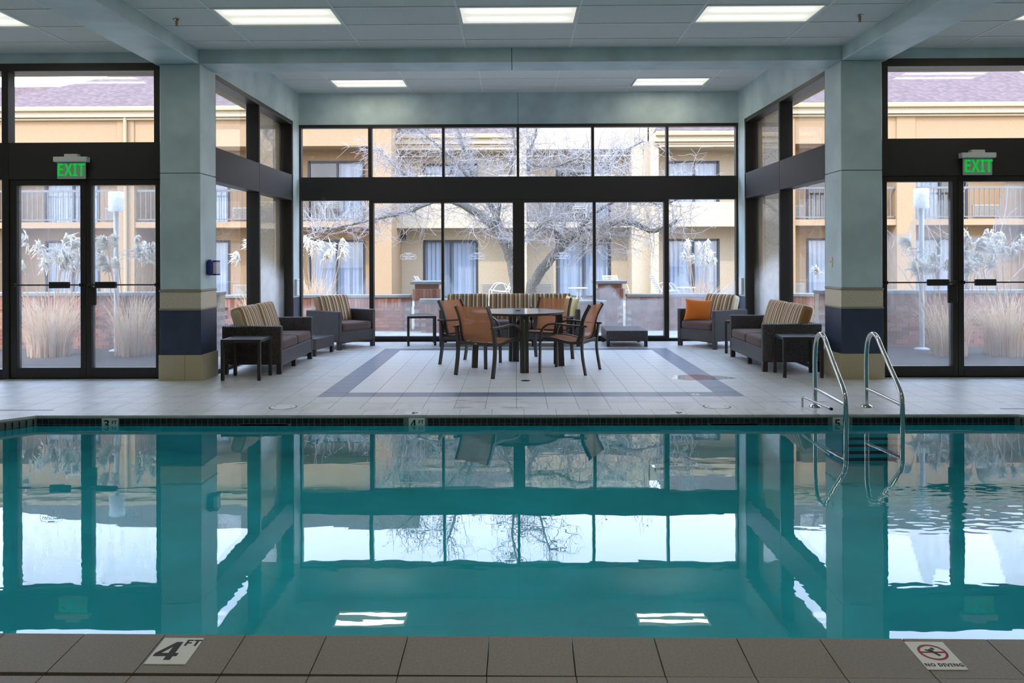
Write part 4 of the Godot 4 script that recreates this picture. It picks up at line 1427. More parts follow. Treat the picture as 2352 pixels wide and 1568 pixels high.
func brick_wall(t: Node3D, a: Vector2, b: Vector2, y0: float, y1: float, thick: float, part_limit: int):   # courses of bricks along a to b, a soldier course on top; recessed mortar behind them
	var run := b - a
	var n := run.length()
	var dir := run / n
	var turn := Basis(Vector3.UP, atan2(dir.y, dir.x))
	var mid := (a + b) / 2
	part(t, "mortar", _local_box(Vector3(0, (y0 + y1) / 2, 0), Vector3(n - 0.012, y1 - y0, thick - 0.016), 0.0), M.mortar, P(mid.x, 0, mid.y), turn)
	if not brick_meshes.has("stretcher"):
		brick_meshes.stretcher = _local_box(Vector3.ZERO, Vector3(0.198, 0.058, 0.03), 0.0).commit()
		brick_meshes.soldier = _local_box(Vector3.ZERO, Vector3(0.058, 0.19, 0.03), 0.0).commit()
	var rest := S()
	var count := 0
	var any := false
	for side in [1.0, -1.0]:
		var off := Vector3(0, 0, side * (thick / 2 - 0.013))
		var x := -n / 2 + 0.035
		while x < n / 2 - 0.02:
			var tr := Transform3D(turn, P(mid.x, 0, mid.y) + turn * (Vector3(x, y1 - 0.1, 0) + off))
			count += 1
			if side > 0 and count <= part_limit: part(t, "brick", brick_meshes.soldier, M["brick_%d" % (rng.randi() % 4)], tr.origin, tr.basis)
			else:
				rest.append_from(brick_meshes.soldier, 0, tr)
				any = true
			x += 0.068
		var row := 0
		var y := y1 - 0.2 - 0.034
		while y > y0 + 0.02:
			x = -n / 2 + 0.1 + (0.104 if row % 2 else 0.0)
			while x < n / 2 - 0.05:
				var tr := Transform3D(turn, P(mid.x, 0, mid.y) + turn * (Vector3(x, y, 0) + off))
				count += 1
				if side > 0 and count <= part_limit: part(t, "brick", brick_meshes.stretcher, M["brick_%d" % (rng.randi() % 4)], tr.origin, tr.basis)
				else:
					rest.append_from(brick_meshes.stretcher, 0, tr)
					any = true
				x += 0.208
			row += 1
			y -= 0.068
	if any: tag(part(t, "more_bricks", rest, M.brick_0), "", "", "", "stuff")

func cap(t, a: Vector2, b: Vector2, y: float, deep: float, over: float):
	var run := b - a
	var turn := Basis(Vector3.UP, atan2(run.y, run.x))
	var mid := (a + b) / 2
	part(t, "cap_stone", _local_box(Vector3(0, y + 0.03, 0), Vector3(run.length() + over, 0.06, deep), 0.008), M.cap_stone, P(mid.x, 0, mid.y), turn)

func pier(label: String, x: float, z: float):
	var t := thing("brick_pier", label, "pier", Vector3.ZERO, 0.0, "brick piers of the courtyard wall")
	brick_wall(t, Vector2(x - 0.26, z), Vector2(x + 0.26, z), -0.05, 0.66, 0.52, 90)
	brick_wall(t, Vector2(x - 0.29, z), Vector2(x + 0.29, z), 0.60, 0.80, 0.58, 40)
	brick_wall(t, Vector2(x - 0.25, z), Vector2(x + 0.25, z), 0.80, 0.90, 0.5, 0)
	cap(t, Vector2(x - 0.3, z), Vector2(x + 0.3, z), 0.895, 0.64, 0.06)

func courtyard():
	var g := struct("ground", "mulch and soil of the courtyard")
	part(g, "soil", bx(-45, 45, -0.4, -0.05, 9.95, 60), M.lawn)
	part(g, "mulch_bed", bx(-10, -4.5, -0.06, -0.042, 10.9, 13.3), M.mulch)
	part(g, "mulch_bed", bx(4.6, 10, -0.06, -0.042, 10.9, 13.3), M.mulch)
	g = struct("path", "pale concrete path outside the windows")
	part(g, "slab", bx(-9, 9, -0.1, -0.03, ZB + 0.25, 16.1), M.concrete)
	part(g, "slab", bx(-9, XL - 0.3, -0.1, -0.035, ZD + 0.2, 10.6), M.concrete)
	part(g, "slab", bx(XR + 0.3, 9, -0.1, -0.035, ZD + 0.2, 10.6), M.concrete)
	part(g, "slab", bx(-1.3, 1.5, -0.1, -0.032, 16.1, 24.5), M.concrete)
	part(g, "slab", bx(-18, 18, -0.1, -0.033, 24.5, 27.0), M.concrete)
	var t := thing("brick_wall", "low brick planter wall with stone cap outside, beyond the lone side table", "wall", Vector3.ZERO, 0.0, "low brick courtyard walls")
	brick_wall(t, Vector2(-6.2, 16.6), Vector2(-2.13, 16.6), -0.05, 0.62, 0.22, 280)
	cap(t, Vector2(-6.2, 16.6), Vector2(-2.13, 16.6), 0.62, 0.3, 0.0)
	t = thing("brick_wall", "low brick planter wall with stone cap outside, beyond the orange pillow armchair", "wall", Vector3.ZERO, 0.0, "low brick courtyard walls")
	brick_wall(t, Vector2(2.25, 16.6), Vector2(6.2, 16.6), -0.05, 0.62, 0.22, 280)
	cap(t, Vector2(2.25, 16.6), Vector2(6.2, 16.6), 0.62, 0.3, 0.0)
	pier("brick pier with stone cap in the courtyard, seen behind the lone side table", -1.78, 16.6)
	pier("brick pier with stone cap in the courtyard, seen over the low table before the window", 1.9, 16.6)
	# curved bench wall end in front of the left pier
	t = thing("brick_bench", "low brick bench wall with pale cap in front of the courtyard pier", "wall")
	brick_wall(t, Vector2(-1.86, 16.0), Vector2(-1.0, 16.05), -0.05, 0.56, 0.3, 120)
	cap(t, Vector2(-1.86, 16.0), Vector2(-1.0, 16.05), 0.56, 0.38, 0.06)
	t = thing("brick_bench", "low brick bench wall with pale cap behind the sofa arm with the yellow pillow", "wall")
	brick_wall(t, Vector2(1.05, 16.05), Vector2(1.75, 16.0), -0.05, 0.52, 0.3, 90)
	cap(t, Vector2(1.05, 16.05), Vector2(1.75, 16.0), 0.52, 0.38, 0.06)
	# planters outside the exit doors
	for sd in [-1, 1]:
		var who := "the exit doors by the blue phone" if sd < 0 else "the exit doors by the pool ladder"
		t = thing("brick_wall", "low brick retaining wall with stone cap outside " + who, "wall", Vector3.ZERO, 0.0, "low brick courtyard walls")
		var ax: float = -10.0 if sd < 0 else 4.95
		var bx_: float = -4.85 if sd < 0 else 10.1
		brick_wall(t, Vector2(ax, 13.45), Vector2(bx_, 13.45), -0.05, 0.82, 0.24, 290)
		cap(t, Vector2(ax, 13.45), Vector2(bx_, 13.45), 0.82, 0.32, 0.0)
		# lamp posts
		var lp := thing("lamp_post", "white courtyard lamp post seen through " + who, "lamp", P(-6.405 if sd < 0 else 6.45, -0.05, 13.0), 0.0, "courtyard lamp posts")
		var s := S()
		tube(s, [Vector3(0, 0, 0), Vector3(0, 2.3, 0)], 0.04, 14)
		part(lp, "post", s, M.post_white)
		s = S()
		lathe(s, [Vector2(0.05, 0.04), Vector2(0.11, 0.02), Vector2(0.12, 0.0)], 20)
		part(lp, "base_plate", s, M.post_white)
		for k in 4:
			s = S()
			lathe(s, [Vector2(0.0, 2.316 + 0.08 * k), Vector2(0.1, 2.316 + 0.08 * k), Vector2(0.115, 2.308 + 0.08 * k), Vector2(0.115, 2.25 + 0.08 * k), Vector2(0.1, 2.242 + 0.08 * k), Vector2(0.0, 2.24 + 0.08 * k)], 24)
			part(lp, "lamp_shade", s, M.lamp_white)
	# patio furniture far across
	var ch := strap_chair("white strap patio chair turned sideways before the grille behind the sofa", P(-0.5, -0.03, 25.9), deg_to_rad(-80))
	copy_of(ch, P(-2.7, -0.03, 26.0), deg_to_rad(110), "white strap patio chair half hidden by the pier behind the lone side table")
	copy_of(ch, P(3.2, -0.03, 25.8), deg_to_rad(20), "white strap patio chair showing over the pier behind the low table before the window")
	copy_of(ch, P(4.75, -0.03, 25.6), deg_to_rad(95), "strap patio chair in the shade beside the pale column across the courtyard")
	copy_of(ch, P(-6.0, 2.6, 26.75), deg_to_rad(200), "strap chair on the balcony over the tall dry grass")
	copy_of(ch, P(2.2, 2.6, 27.7), deg_to_rad(160), "strap chair on the balcony behind the tree crown")
	for k in [[P(1.95, -0.03, 25.4), "behind the tree trunk and the sofa"], [P(5.35, -0.03, 25.5), "behind the dry grass by the orange pillow armchair"]]:
		var tb := thing("patio_table", "small round white patio table outside " + k[1], "table", k[0], 0.0, "small patio tables")
		var s := S()
		lathe(s, [Vector2(0.0, 0.5), Vector2(0.3, 0.5), Vector2(0.31, 0.485), Vector2(0.3, 0.47), Vector2(0.0, 0.47)], 20)
		part(tb, "top", s, M.strap_white)
		for e in 3:
			s = S()
			var q := Basis(Vector3.UP, TAU * e / 3)
			tube(s, [q * Vector3(0.05, 0.48, 0), q * Vector3(0.06, 0.2, 0), q * Vector3(0.25, 0.0, 0)], 0.015, 6)
			part(tb, "leg", s, M.strap_white)

func strap_chair(label, at, turn) -> Node3D:
	var t := thing("patio_chair", label, "chair", at, turn, "white strap patio chairs")
	for sx in [-1, 1]:
		var s := S()
		tube(s, curve([Vector3(sx * 0.28, 0.0, 0.3), Vector3(sx * 0.28, 0.35, 0.3), Vector3(sx * 0.28, 0.4, 0.25), Vector3(sx * 0.27, 0.36, -0.2), Vector3(sx * 0.27, 0.55, -0.33), Vector3(sx * 0.25, 0.86, -0.5)], 4), 0.014, 6)
		part(t, "side_frame", s, M.strap_white)
		s = S()
		tube(s, curve([Vector3(sx * 0.29, 0.0, -0.32), Vector3(sx * 0.29, 0.4, -0.25), Vector3(sx * 0.29, 0.6, -0.15), Vector3(sx * 0.29, 0.61, 0.1), Vector3(sx * 0.28, 0.4, 0.28)], 4), 0.014, 6)
		part(t, "arm", s, M.strap_white)
	for k in 7: part(t, "strap", _local_box(Vector3(0, 0.372 + 0.004 * k, -0.17 + 0.065 * k), Vector3(0.54, 0.006, 0.048), 0.0), M.strap_white)
	for k in 7:
		var f := k / 6.0
		part(t, "strap", _local_box(Vector3.ZERO, Vector3(0.52, 0.045, 0.006), 0.0), M.strap_white, Vector3(0, lerpf(0.45, 0.83, f), lerpf(-0.26, -0.485, f)), Basis(Vector3.RIGHT, deg_to_rad(-30)))
	return t

# ---------------------------------------------------------------- hotel wing across the courtyard
func glazed_door(b: Node3D, x0: float, x1: float, y0: float, y1: float, z: float, split: float, left_cloth: bool, right_cloth: bool):
	var d := Node3D.new()
	d.name = "sliding_door"
	b.add_child(d, true)
	var f := S()
	slab(f, x0 - 0.05, x0 + 0.03, y0, y1 + 0.05, z - 0.06, z + 0.06)
	slab(f, x1 - 0.03, x1 + 0.05, y0, y1 + 0.05, z - 0.06, z + 0.06)
	slab(f, x0, x1, y1 - 0.03, y1 + 0.05, z - 0.06, z + 0.06)
	slab(f, x0, x1, y0, y0 + 0.06, z - 0.06, z + 0.06)
	var xm := lerpf(x0, x1, split)
	slab(f, xm - 0.035, xm + 0.035, y0, y1, z - 0.05, z + 0.05)
	part(d, "frame", f, M.door_frame)
	var room := S()     # the guest room behind the glass
	slab(room, x0 - 0.4, x1 + 0.4, y0 - 0.02, y1 + 0.3, z + 3.4, z + 3.45)
	slab(room, x0 - 0.45, x0 - 0.4, y0 - 0.02, y1 + 0.3, z + 0.16, z + 3.45)
	slab(room, x1 + 0.4, x1 + 0.45, y0 - 0.02, y1 + 0.3, z + 0.16, z + 3.45)
	slab(room, x0 - 0.45, x1 + 0.45, y0 - 0.06, y0 - 0.02, z + 0.16, z + 3.45)
	slab(room, x0 - 0.45, x1 + 0.45, y1 + 0.3, y1 + 0.34, z + 0.16, z + 3.45)
	part(d, "room_walls", room, M.room_wall)
	var k := 0
	for seg in [[x0, xm, left_cloth], [xm, x1, right_cloth]]:
		pane(d, P(seg[0], y0 + 0.06, z - 0.01), P(seg[1], y1 - 0.03, z - 0.01))
		if seg[2]:
			var s := S()
			var n := int((seg[1] - seg[0]) / 0.05)
			for i in n:
				var u0: float = lerpf(seg[0], seg[1], float(i) / n)
				var u1: float = lerpf(seg[0], seg[1], float(i + 1) / n)
				var d0 := 0.14 + 0.035 * sin(i * 2.1) + 0.02 * sin(i * 5.3)
				var d1 := 0.14 + 0.035 * sin((i + 1) * 2.1) + 0.02 * sin((i + 1) * 5.3)
				face(s, P(u0, y0 + 0.03, z + d0), P(u1, y0 + 0.03, z + d1), P(u1, y1, z + d1), P(u0, y1, z + d0), Vector3(0, 0, 1))
			part(d, "curtain", s, M.curtain)
		k += 1

func railing(b: Node3D, x0: float, x1: float, y: float, z: float):
	var r := Node3D.new()
	r.name = "balcony_railing"
	b.add_child(r, true)
	part(r, "top_rail", bx(x0, x1, y + 0.98, y + 1.05, z - 0.03, z + 0.03), M.rail_metal)
	part(r, "bottom_rail", bx(x0, x1, y + 0.06, y + 0.1, z - 0.02, z + 0.02), M.rail_metal)
	var mesh: ArrayMesh = bx(-0.011, 0.011, 0.0, 0.9, -0.011, 0.011).commit()
	var n := int((x1 - x0) / 0.16)
	for k in range(1, n): part(r, "baluster", mesh, M.rail_metal, P(lerpf(x0, x1, float(k) / n), y + 0.09, z))

func grille(b: Node3D, x0: float, x1: float, y0: float, z: float):
	var g := Node3D.new()
	g.name = "air_vent"
	b.add_child(g, true)
	part(g, "panel", bx(x0, x1, y0, y0 + 0.42, z - 0.05, z), M.vent_white)
	var mesh: ArrayMesh = bx(x0 + 0.03, x1 - 0.03, -0.012, 0.012, z - 0.075, z - 0.05).commit()
	for k in 8: part(g, "louvre", mesh, M.vent_white, Vector3(0, y0 + 0.05 + 0.046 * k, 0))

func bay(b: Node3D, x0, x1, zf, zr, wall, top, door: Array, solid: bool, vent: Array):    # one recess over two floors
	part(b, "recess_wall", bx(x0, door[0], -0.05, top, zr, zr + 0.2), wall)
	part(b, "recess_wall", bx(door[1], x1, -0.05, top, zr, zr + 0.2), wall)
	part(b, "recess_wall", bx(door[0], door[1], 2.0, 2.6, zr, zr + 0.2), wall)
	part(b, "recess_wall", bx(door[0], door[1], 4.68, top, zr, zr + 0.2), wall)
	part(b, "balcony_slab", bx(x0, x1, 2.41, 2.6, zf, zr), wall)
	part(b, "lintel", bx(x0, x1, 5.04, top, zf, zf + 0.3), wall)
	part(b, "balcony_ceiling", bx(x0, x1, 5.04, 5.14, zf + 0.3, zr), wall)
	glazed_door(b, door[0], door[1], 0.0, 1.98, zr + 0.05, 0.5, true, true)
	glazed_door(b, door[0], door[1], 2.6, 4.66, zr + 0.05, 0.52, door[2], door[3])
	if solid: part(b, "parapet", bx(x0, x1, 2.6, 3.22, zf, zf + 0.15), wall)
	else: railing(b, x0, x1, 2.6, zf + 0.08)
	if vent.size():
		grille(b, vent[0], vent[1], 0.1, zr)
		grille(b, vent[0], vent[1], 2.72, zr)

func roof_face(s: SurfaceTool, a, b, c, d, away):     # shingle courses run along the eaves
	var n: Vector3 = (b - a).cross(c - a).normalized()
	if n.dot(away) < 0: n = -n
	var along: Vector3 = (b - a).normalized()
	var up := n.cross(along).normalized()
	for v in ([a, b, c, a, c, d] if (b - a).cross(c - a).dot(n) < 0 else [a, c, b, a, d, c]):
		s.set_normal(n)
		s.set_uv(Vector2(v.dot(along), v.dot(up)))
		s.add_vertex(v)

func gutter(b, x0, x1, y, z):
	part(b, "gutter", bx(x0, x1, y - 0.1, y + 0.05, z - 0.14, z, 0.02), M.gutter)
	part(b, "fascia", bx(x0, x1, y - 0.28, y - 0.1, z - 0.02, z + 0.3), M.stucco_cream)
	part(b, "moulding", bx(x0, x1, y - 0.36, y - 0.3, z + 0.06, z + 0.4), M.gutter)

func building():
	var zf := 26.3
	var zr := 27.6
	# left wing
	var b := thing("hotel_wing", "orange stucco two storey wing with balconies across the courtyard, beyond the phone column", "building")
	bay(b, -7.85, -4.63, zf, zr, M.stucco_orange, 6.2, [-7.0, -5.15, false, true], false, [-7.8, -7.1])
	bay(b, -12.35, -8.4, zf, zr, M.stucco_orange, 6.2, [-11.5, -9.75, true, true], false, [-9.6, -8.8])
	bay(b, -16.9, -12.9, zf, zr, M.stucco_orange, 6.2, [-16.0, -14.2, true, true], false, [-14.0, -13.2])
	for x in [[-4.63, -4.0], [-8.4, -7.85], [-12.9, -12.35], [-17.4, -16.9]]:
		part(b, "pilaster", bx(x[0], x[1], -0.05, 6.2, zf - 0.04, zr), M.stucco_orange)
	part(b, "side_wall", bx(-4.2, -4.0, -0.05, 6.2, zr, 33.5), M.stucco_orange)
	gutter(b, -17.9, -3.7, 6.25, 26.1)
	var s := S()
	roof_face(s, P(-17.9, 6.27, 26.05), P(-3.6, 6.27, 26.05), P(-3.6, 8.4, 30.0), P(-13.9, 8.4, 30.0), Vector3(0, 1, 1))
	roof_face(s, P(-17.9, 6.27, 34.0), P(-17.9, 6.27, 26.05), P(-13.9, 8.4, 30.0), P(-13.9, 8.4, 30.0), Vector3(-1, 1, 0))
	roof_face(s, P(-3.6, 6.27, 34.0), P(-17.9, 6.27, 34.0), P(-13.9, 8.4, 30.0), P(-3.6, 8.4, 30.0), Vector3(0, 1, -1))
	face(s, P(-3.6, 6.27, 26.05), P(-3.6, 6.27, 34.0), P(-3.6, 8.4, 30.0), P(-3.6, 8.4, 30.0), Vector3(1, 0, 0))
	part(b, "roof", s, M.shingle)
	var s2 := S()
	tube(s2, [P(-12.6, 6.1, 26.18), P(-12.6, 0.0, 26.18)], 0.06, 8)
	part(b, "downspout", s2, M.gutter)
	part(b, "lower_wall", bx(-30, -17.4, -0.05, 6.2, 31.0, 31.3), M.stucco_orange)
	var rear := thing("hotel_rear_wing", "further hotel roof rising behind the hipped end of the orange wing", "building")
	part(rear, "wall", bx(-42, -18.3, -0.05, 6.6, 33.0, 33.3), M.stucco_orange)
	s = S()
	roof_face(s, P(-42, 6.3, 31.6), P(-18.2, 6.3, 31.6), P(-18.2, 8.75, 34.6), P(-42, 8.75, 34.6), Vector3(0, 1, 1))
	part(rear, "roof", s, M.shingle)
	# middle
	var zm := 27.4
	var zn := 28.6
	b = thing("hotel_middle_wing", "pale cream two storey centre of the hotel behind the bare tree", "building")
	bay(b, -4.0, 0.0, zm, zn, M.stucco_cream, 5.45, [-3.2, -1.36, true, true], true, [-1.2, -0.2])
	bay(b, 0.38, 3.9, zm, zn, M.stucco_cream, 5.45, [1.47, 3.3, false, true], false, [0.45, 1.3])
	part(b, "pilaster", bx(0.0, 0.38, -0.05, 5.45, zm - 0.03, zn), M.stucco_cream)
	part(b, "pilaster", bx(3.9, 4.48, -0.05, 5.9, zm - 0.08, zn), M.stucco_cream)
	part(b, "parapet_gable", bx(0.1, 4.48, 5.45, 6.35, zm, zm + 0.3), M.stucco_cream)
	s = S()
	var scroll := []
	for k in 9: scroll.append(Vector2(4.48 + 0.42 * (1.0 - cos(PI / 2 * k / 8)), 5.25 + 0.4 * sin(PI / 2 * k / 8)))
	for k in 8:
		face(s, P(4.44, scroll[k].y, zm - 0.08), P(scroll[k].x, scroll[k].y, zm - 0.08), P(scroll[k + 1].x, scroll[k + 1].y, zm - 0.08), P(4.44, scroll[k + 1].y, zm - 0.08), Vector3(0, 0, 1))
		face(s, P(scroll[k].x, scroll[k].y, zm - 0.08), P(scroll[k].x, scroll[k].y, zm + 0.3), P(scroll[k + 1].x, scroll[k + 1].y, zm + 0.3), P(scroll[k + 1].x, scroll[k + 1].y, zm - 0.08), Vector3(1, -1, 0))
	slab(s, 4.44, 4.95, 5.65, 5.9, zm - 0.08, zm + 0.3)
	part(b, "scroll_bracket", s, M.stucco_cream)
	gutter(b, -4.0, 0.1, 5.5, zm - 0.1)
	s = S()
	roof_face(s, P(-4.0, 5.52, zm - 0.15), P(0.2, 5.52, zm - 0.15), P(0.2, 7.3, zm + 2.4), P(-4.0, 7.3, zm + 2.4), Vector3(0, 1, 1))
	roof_face(s, P(0.1, 6.3, zm + 0.2), P(4.5, 6.3, zm + 0.2), P(4.5, 7.3, zm + 2.4), P(0.1, 7.3, zm + 2.4), Vector3(0, 1, 1))
	part(b, "roof", s, M.shingle)
	part(b, "wall_lamp", bx(-4.02, -3.84, 2.0, 2.22, zn - 0.25, zn - 0.05, 0.01), M.door_frame)
	# right of the middle
	var zg := 26.9
	var zh := 28.1
	b = thing("hotel_cream_wing", "cream wing with low eaves across the courtyard, behind the orange pillow armchair", "building")
	bay(b, 4.75, 8.3, zg, zh, M.stucco_cream, 5.3, [5.26, 6.98, true, true], true, [])
	part(b, "side_wall", bx(4.48, 4.75, -0.05, 5.3, zg + 0.1, 32.0), M.stucco_cream)
	gutter(b, 4.6, 8.4, 5.48, zg - 0.1)
	s = S()
	roof_face(s, P(4.6, 5.5, zg - 0.15), P(8.4, 5.5, zg - 0.15), P(8.4, 7.9, zg + 4.0), P(5.9, 7.9, zg + 4.0), Vector3(0, 1, 1))
	roof_face(s, P(4.6, 5.5, zg + 8.0), P(4.6, 5.5, zg - 0.15), P(5.9, 7.9, zg + 4.0), P(5.9, 7.9, zg + 4.0), Vector3(-1, 1, 0))
	part(b, "roof", s, M.shingle)
	# right wing
	b = thing("hotel_wing", "orange stucco two storey wing with balconies across the courtyard, beyond the pool ladder", "building")
	bay(b, 9.0, 12.25, zf, zr, M.stucco_orange, 6.2, [9.87, 11.6, false, true], false, [9.05, 9.75])
	bay(b, 12.85, 16.9, zf, zr, M.stucco_orange, 6.2, [13.4, 15.2, true, false], false, [15.4, 16.3])
	for x in [[8.4, 9.0], [12.25, 12.85], [16.9, 17.5]]:
		part(b, "pilaster", bx(x[0], x[1], -0.05, 6.2, zf - 0.04, zr), M.stucco_orange)
	part(b, "side_wall", bx(8.4, 8.6, -0.05, 6.2, zr, 33.5), M.stucco_orange)
	gutter(b, 8.42, 18.0, 6.25, 26.1)
	s = S()
	roof_face(s, P(8.42, 6.27, 26.05), P(18.0, 6.27, 26.05), P(18.0, 8.4, 30.0), P(8.42, 8.4, 30.0), Vector3(0, 1, 1))
	face(s, P(8.42, 6.27, 26.05), P(8.42, 6.27, 34.0), P(8.42, 8.4, 30.0), P(8.42, 8.4, 30.0), Vector3(-1, 0, 0))
	part(b, "roof", s, M.shingle)
	rear = thing("hotel_rear_wing", "further hotel roof rising behind the orange wing beyond the pool ladder", "building")
	part(rear, "wall", bx(18.3, 42, -0.05, 6.6, 33.0, 33.3), M.stucco_orange)
	s = S()
	roof_face(s, P(18.2, 6.3, 31.6), P(42.0, 6.3, 31.6), P(42.0, 8.75, 34.6), P(18.2, 8.75, 34.6), Vector3(0, 1, 1))
	part(rear, "roof", s, M.shingle)

# ---------------------------------------------------------------- plants
func wander(from: Vector3, dir: Vector3, length: float, n: int, bend: float, lift: float) -> Array:
	var pts := [from]
	var p := from
	var d := dir.normalized()
	for k in n:
		d = (d + Vector3(rng.randfn(), rng.randfn() + lift, rng.randfn()) * bend).normalized()
		p += d * length / n
		pts.append(p)
	return pts

func taper(a: float, b: float, n: int) -> Array:
	var out := []
	for k in n: out.append(lerpf(a, b, float(k) / (n - 1)))
	return out

func tree():
	rng.seed = 4242
	var t := thing("bare_tree", "bare winter tree with two leaning pale trunks behind the sofa", "tree")
	# limbs: points x, y, distance; radii at both ends
	var limbs := [
		[[[0.22, -0.1, 20.0], [0.05, 0.6, 20.0], [-0.1, 1.33, 20.0], [-0.3, 1.85, 19.9], [-0.5, 2.15, 19.8], [-0.79, 2.4, 19.7], [-1.32, 2.72, 19.5]], 0.17, 0.085, "trunk"],
		[[[0.30, -0.1, 20.0], [0.42, 0.75, 19.9], [0.71, 1.22, 19.7], [1.08, 1.66, 19.5], [1.4, 1.98, 19.3], [1.95, 2.14, 19.1], [2.63, 2.22, 18.9], [3.2, 2.02, 18.8], [3.7, 2.25, 18.7]], 0.15, 0.04, "trunk"],
		[[[-0.2, 1.75, 19.9], [-0.5, 2.5, 20.1], [-0.9, 3.1, 20.3], [-1.2, 3.9, 20.4], [-1.42, 4.6, 20.5], [-1.75, 5.6, 20.7]], 0.09, 0.025, "limb"],
		[[[-1.32, 2.72, 19.5], [-1.9, 2.75, 19.2], [-2.5, 2.5, 19.0], [-3.1, 2.35, 18.8], [-3.9, 2.15, 18.6], [-4.6, 2.0, 18.5]], 0.06, 0.014, "limb"],
		[[[-1.2, 2.66, 19.6], [-1.7, 3.1, 20.0], [-2.4, 3.3, 20.2], [-3.0, 3.7, 20.4], [-3.4, 4.2, 20.6]], 0.055, 0.014, "limb"],
		[[[1.08, 1.66, 19.5], [0.95, 2.05, 19.4], [0.75, 2.25, 19.3], [0.35, 1.98, 19.2], [0.05, 1.75, 19.0]], 0.07, 0.02, "limb"],
		[[[1.08, 1.66, 19.5], [1.14, 2.2, 19.8], [1.45, 2.75, 20.2], [1.9, 3.4, 20.5], [2.6, 4.0, 20.8], [3.3, 4.4, 21.0]], 0.075, 0.018, "limb"],
		[[[0.75, 2.25, 19.3], [0.55, 2.9, 19.5], [0.3, 3.7, 19.8], [0.55, 4.6, 20.0], [0.8, 5.6, 20.1]], 0.06, 0.016, "limb"],
		[[[1.4, 1.98, 19.3], [1.9, 2.5, 18.9], [2.6, 2.8, 18.5], [3.3, 2.6, 18.2], [3.9, 2.9, 18.0]], 0.055, 0.014, "limb"],
		[[[-0.5, 2.15, 19.8], [-0.3, 3.0, 19.5], [0.0, 3.9, 19.3], [-0.1, 4.9, 19.2], [0.1, 5.8, 19.1]], 0.06, 0.015, "limb"],
		[[[0.3, 3.7, 19.8], [0.9, 3.6, 19.6], [1.5, 3.75, 19.4], [2.3, 3.6, 19.2]], 0.035, 0.012, "limb"],
		[[[-0.9, 3.1, 20.3], [-1.6, 3.9, 20.0], [-2.3, 4.5, 19.8], [-2.9, 5.0, 19.7]], 0.045, 0.012, "limb"],
		[[[1.4, 1.98, 19.3], [1.62, 1.78, 19.1], [1.95, 1.72, 19.0], [2.2, 1.95, 18.9]], 0.04, 0.012, "limb"]]
	var twigs := S()
	for L in limbs:
		var ctrl := []
		for k in L[0]: ctrl.append(P(k[0], k[1], k[2]))
		var pts := curve(ctrl, 5)
		var radii := taper(L[1], L[2], pts.size())
		for k in pts.size(): pts[k] += Vector3(rng.randfn(), rng.randfn(), rng.randfn()) * minf(0.012, radii[k] * 0.2)
		var s := S()
		tube(s, pts, radii, 10)
		part(t, L[3], s, M.bark)
		var start := int(pts.size() * (0.62 if L[3] == "trunk" else 0.22))
		for k in range(start, pts.size()):
			for e in (4 if L[3] == "trunk" else 5):
				var out := Vector3(rng.randfn(), rng.randfn() * 0.8 + 0.25, rng.randfn() * 0.8)
				var line := wander(pts[k], out, rng.randf_range(0.5, 1.15), 5, 0.28, 0.12)
				tube(twigs, line, taper(0.009, 0.004, 6), 4, false)
				for g in 9:
					var at: Vector3 = line[1 + rng.randi() % 5]
					var fine := wander(at, Vector3(rng.randfn(), rng.randfn() * 0.9, rng.randfn()) + (line[5] - line[0]) * 0.8, rng.randf_range(0.18, 0.5), 3, 0.3, 0.0)
					tube(twigs, fine, taper(0.0042, 0.0024, 4), 3, false)
	tag(part(t, "twigs", twigs, M.twig), "", "", "", "stuff")
	# a shrub with thin stems outside the doors by the ladder
	var sh := thing("bare_shrub", "thin bare shrub outside the exit doors by the pool ladder", "shrub")
	var ss := S()
	for k in 16:
		var from := P(8.1 + rng.randf_range(-0.5, 0.5), -0.05, 14.9 + rng.randf_range(-0.2, 0.3))
		var line := wander(from, Vector3(rng.randfn() * 0.25, 1, rng.randfn() * 0.2), rng.randf_range(1.8, 2.9), 8, 0.1, 0.1)
		tube(ss, line, taper(0.012, 0.004, 9), 5, false)
		for g in 8:
			tube(ss, wander(line[2 + rng.randi() % 6], Vector3(rng.randfn(), 0.5, rng.randfn()), rng.randf_range(0.2, 0.5), 3, 0.2, 0.1), 0.004, 3, false)
	part(sh, "stems", ss, M.twig)

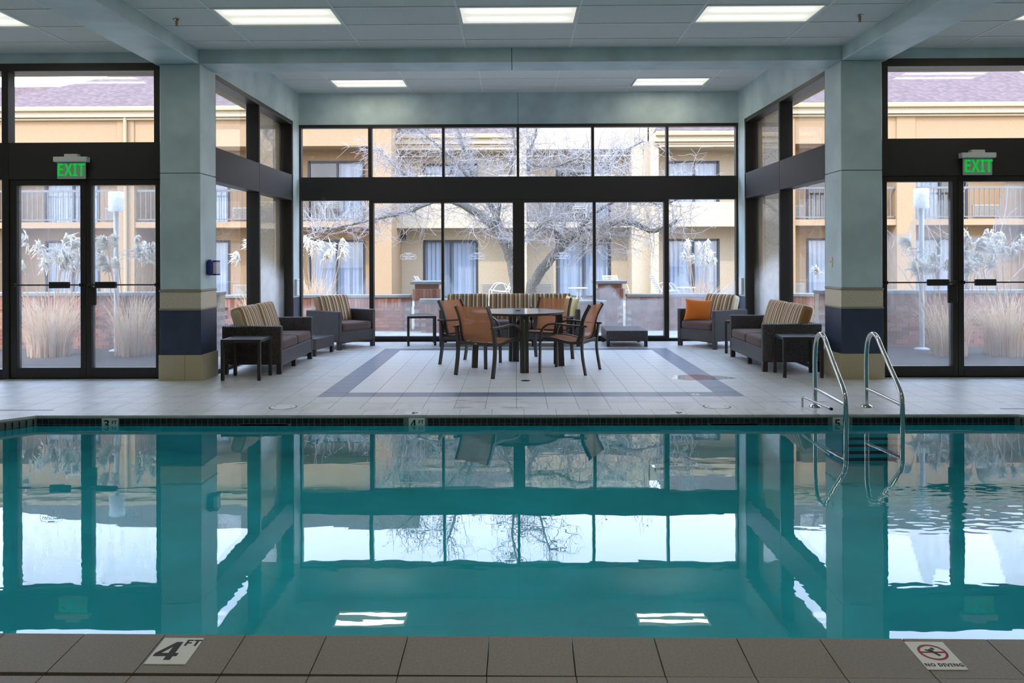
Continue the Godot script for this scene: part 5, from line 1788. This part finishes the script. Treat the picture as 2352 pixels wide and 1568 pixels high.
func clump(label: String, at: Vector3, spread: float, tall: float, blades: int, plumes: int, big: float, dead := 1.0):
	var t := thing("plume_grass", label, "grass", at, 0.0, "clumps of dry plume grass")
	var s := S()
	for k in blades:
		var a := rng.randf() * TAU
		var r := sqrt(rng.randf()) * spread * 0.45
		var from := Vector3(cos(a) * r, 0, sin(a) * r)
		var lean := Vector3(cos(a), 0, sin(a)) * rng.randf_range(0.1, 0.75) * spread + Vector3(rng.randfn(), 0, rng.randfn()) * 0.1
		var h := tall * rng.randf_range(0.45, 0.85)
		var w := rng.randf_range(0.004, 0.009)
		var side := Vector3(-sin(a), 0, cos(a)) * w
		var prev := from
		for i in range(1, 6):
			var f := i / 5.0
			var p := from + lean * f * f + Vector3.UP * h * (f - 0.32 * f * f * dead)
			var ww := 1.0 - 0.75 * f
			face(s, prev - side * (ww + 0.15), prev + side * (ww + 0.15), p + side * ww, p - side * ww, Vector3(cos(a), 0.3, sin(a)))
			prev = p
	part(t, "blades", s, M.grass_blade)
	for k in plumes:
		var a := rng.randf() * TAU
		var r := rng.randf() * spread * 0.4
		var from := Vector3(cos(a) * r, 0, sin(a) * r)
		var h := tall * rng.randf_range(0.78, 1.08)
		var tip := from + Vector3(cos(a) * spread * 0.35 + rng.randfn() * 0.06, h, sin(a) * spread * 0.35)
		var stem := curve([from, from.lerp(tip, 0.5) + Vector3(0, 0.05, 0), tip], 4)
		var st := S()
		tube(st, stem, 0.006, 4, false)
		var pl := S()
		var droop := Vector3(cos(a + rng.randf_range(-1, 1)), 0, sin(a)) * 0.13 * big
		for g in 44:
			var f := rng.randf()
			var p0: Vector3 = stem[7].lerp(tip, f) + Vector3(0, 0.02, 0)
			var dd := Vector3(rng.randfn(), rng.randfn(), rng.randfn()) * 0.045 * big + droop * rng.randf_range(0.4, 1.0)
			var p1: Vector3 = p0 + dd * 0.5 + Vector3.UP * 0.07 * big * rng.randf()
			var p2: Vector3 = p0 + dd + Vector3.UP * 0.02 * big * rng.randfn()
			tube(pl, [p0, p1, p2], [0.005 * big, 0.011 * big, 0.002], 3, false)
		var o := part(t, "plume", pl, M.plume)
		part(o, "stem", st, M.grass_blade)

func grasses():
	rng.seed = 909
	clump("tall dry plume grass behind the low brick wall, seen over the armchair without a pillow", P(-4.45, -0.05, 17.7), 0.75, 1.95, 340, 15, 1.25)
	clump("dry plume grass behind the low brick wall, seen over the orange pillow armchair", P(4.0, -0.05, 17.75), 0.85, 1.75, 240, 12, 0.9)
	clump("big fluffy plume grass outside the exit door leaf without the lock, by the phone", P(-7.1, -0.05, 12.35), 0.7, 1.72, 520, 22, 1.15)
	clump("fluffy plume grass outside the exit door leaf with the lock, by the phone", P(-5.85, -0.05, 12.4), 0.6, 1.72, 330, 13, 1.15)
	clump("wide plume grass outside the exit door leaf next to the pool ladder column", P(6.45, -0.05, 12.2), 0.6, 1.6, 300, 14, 1.15)
	clump("wide low plume grass outside the farther exit door leaf beyond the pool ladder", P(7.35, -0.05, 12.2), 0.75, 1.68, 560, 20, 1.2)
	clump("dry grass growing outside the side window by the blue phone", P(-5.0, -0.05, 15.6), 0.5, 1.7, 160, 6, 1.2)
	clump("dry grass growing outside the side window behind the ladder loveseat", P(6.0, -0.05, 15.2), 0.6, 1.5, 240, 4, 1.0)
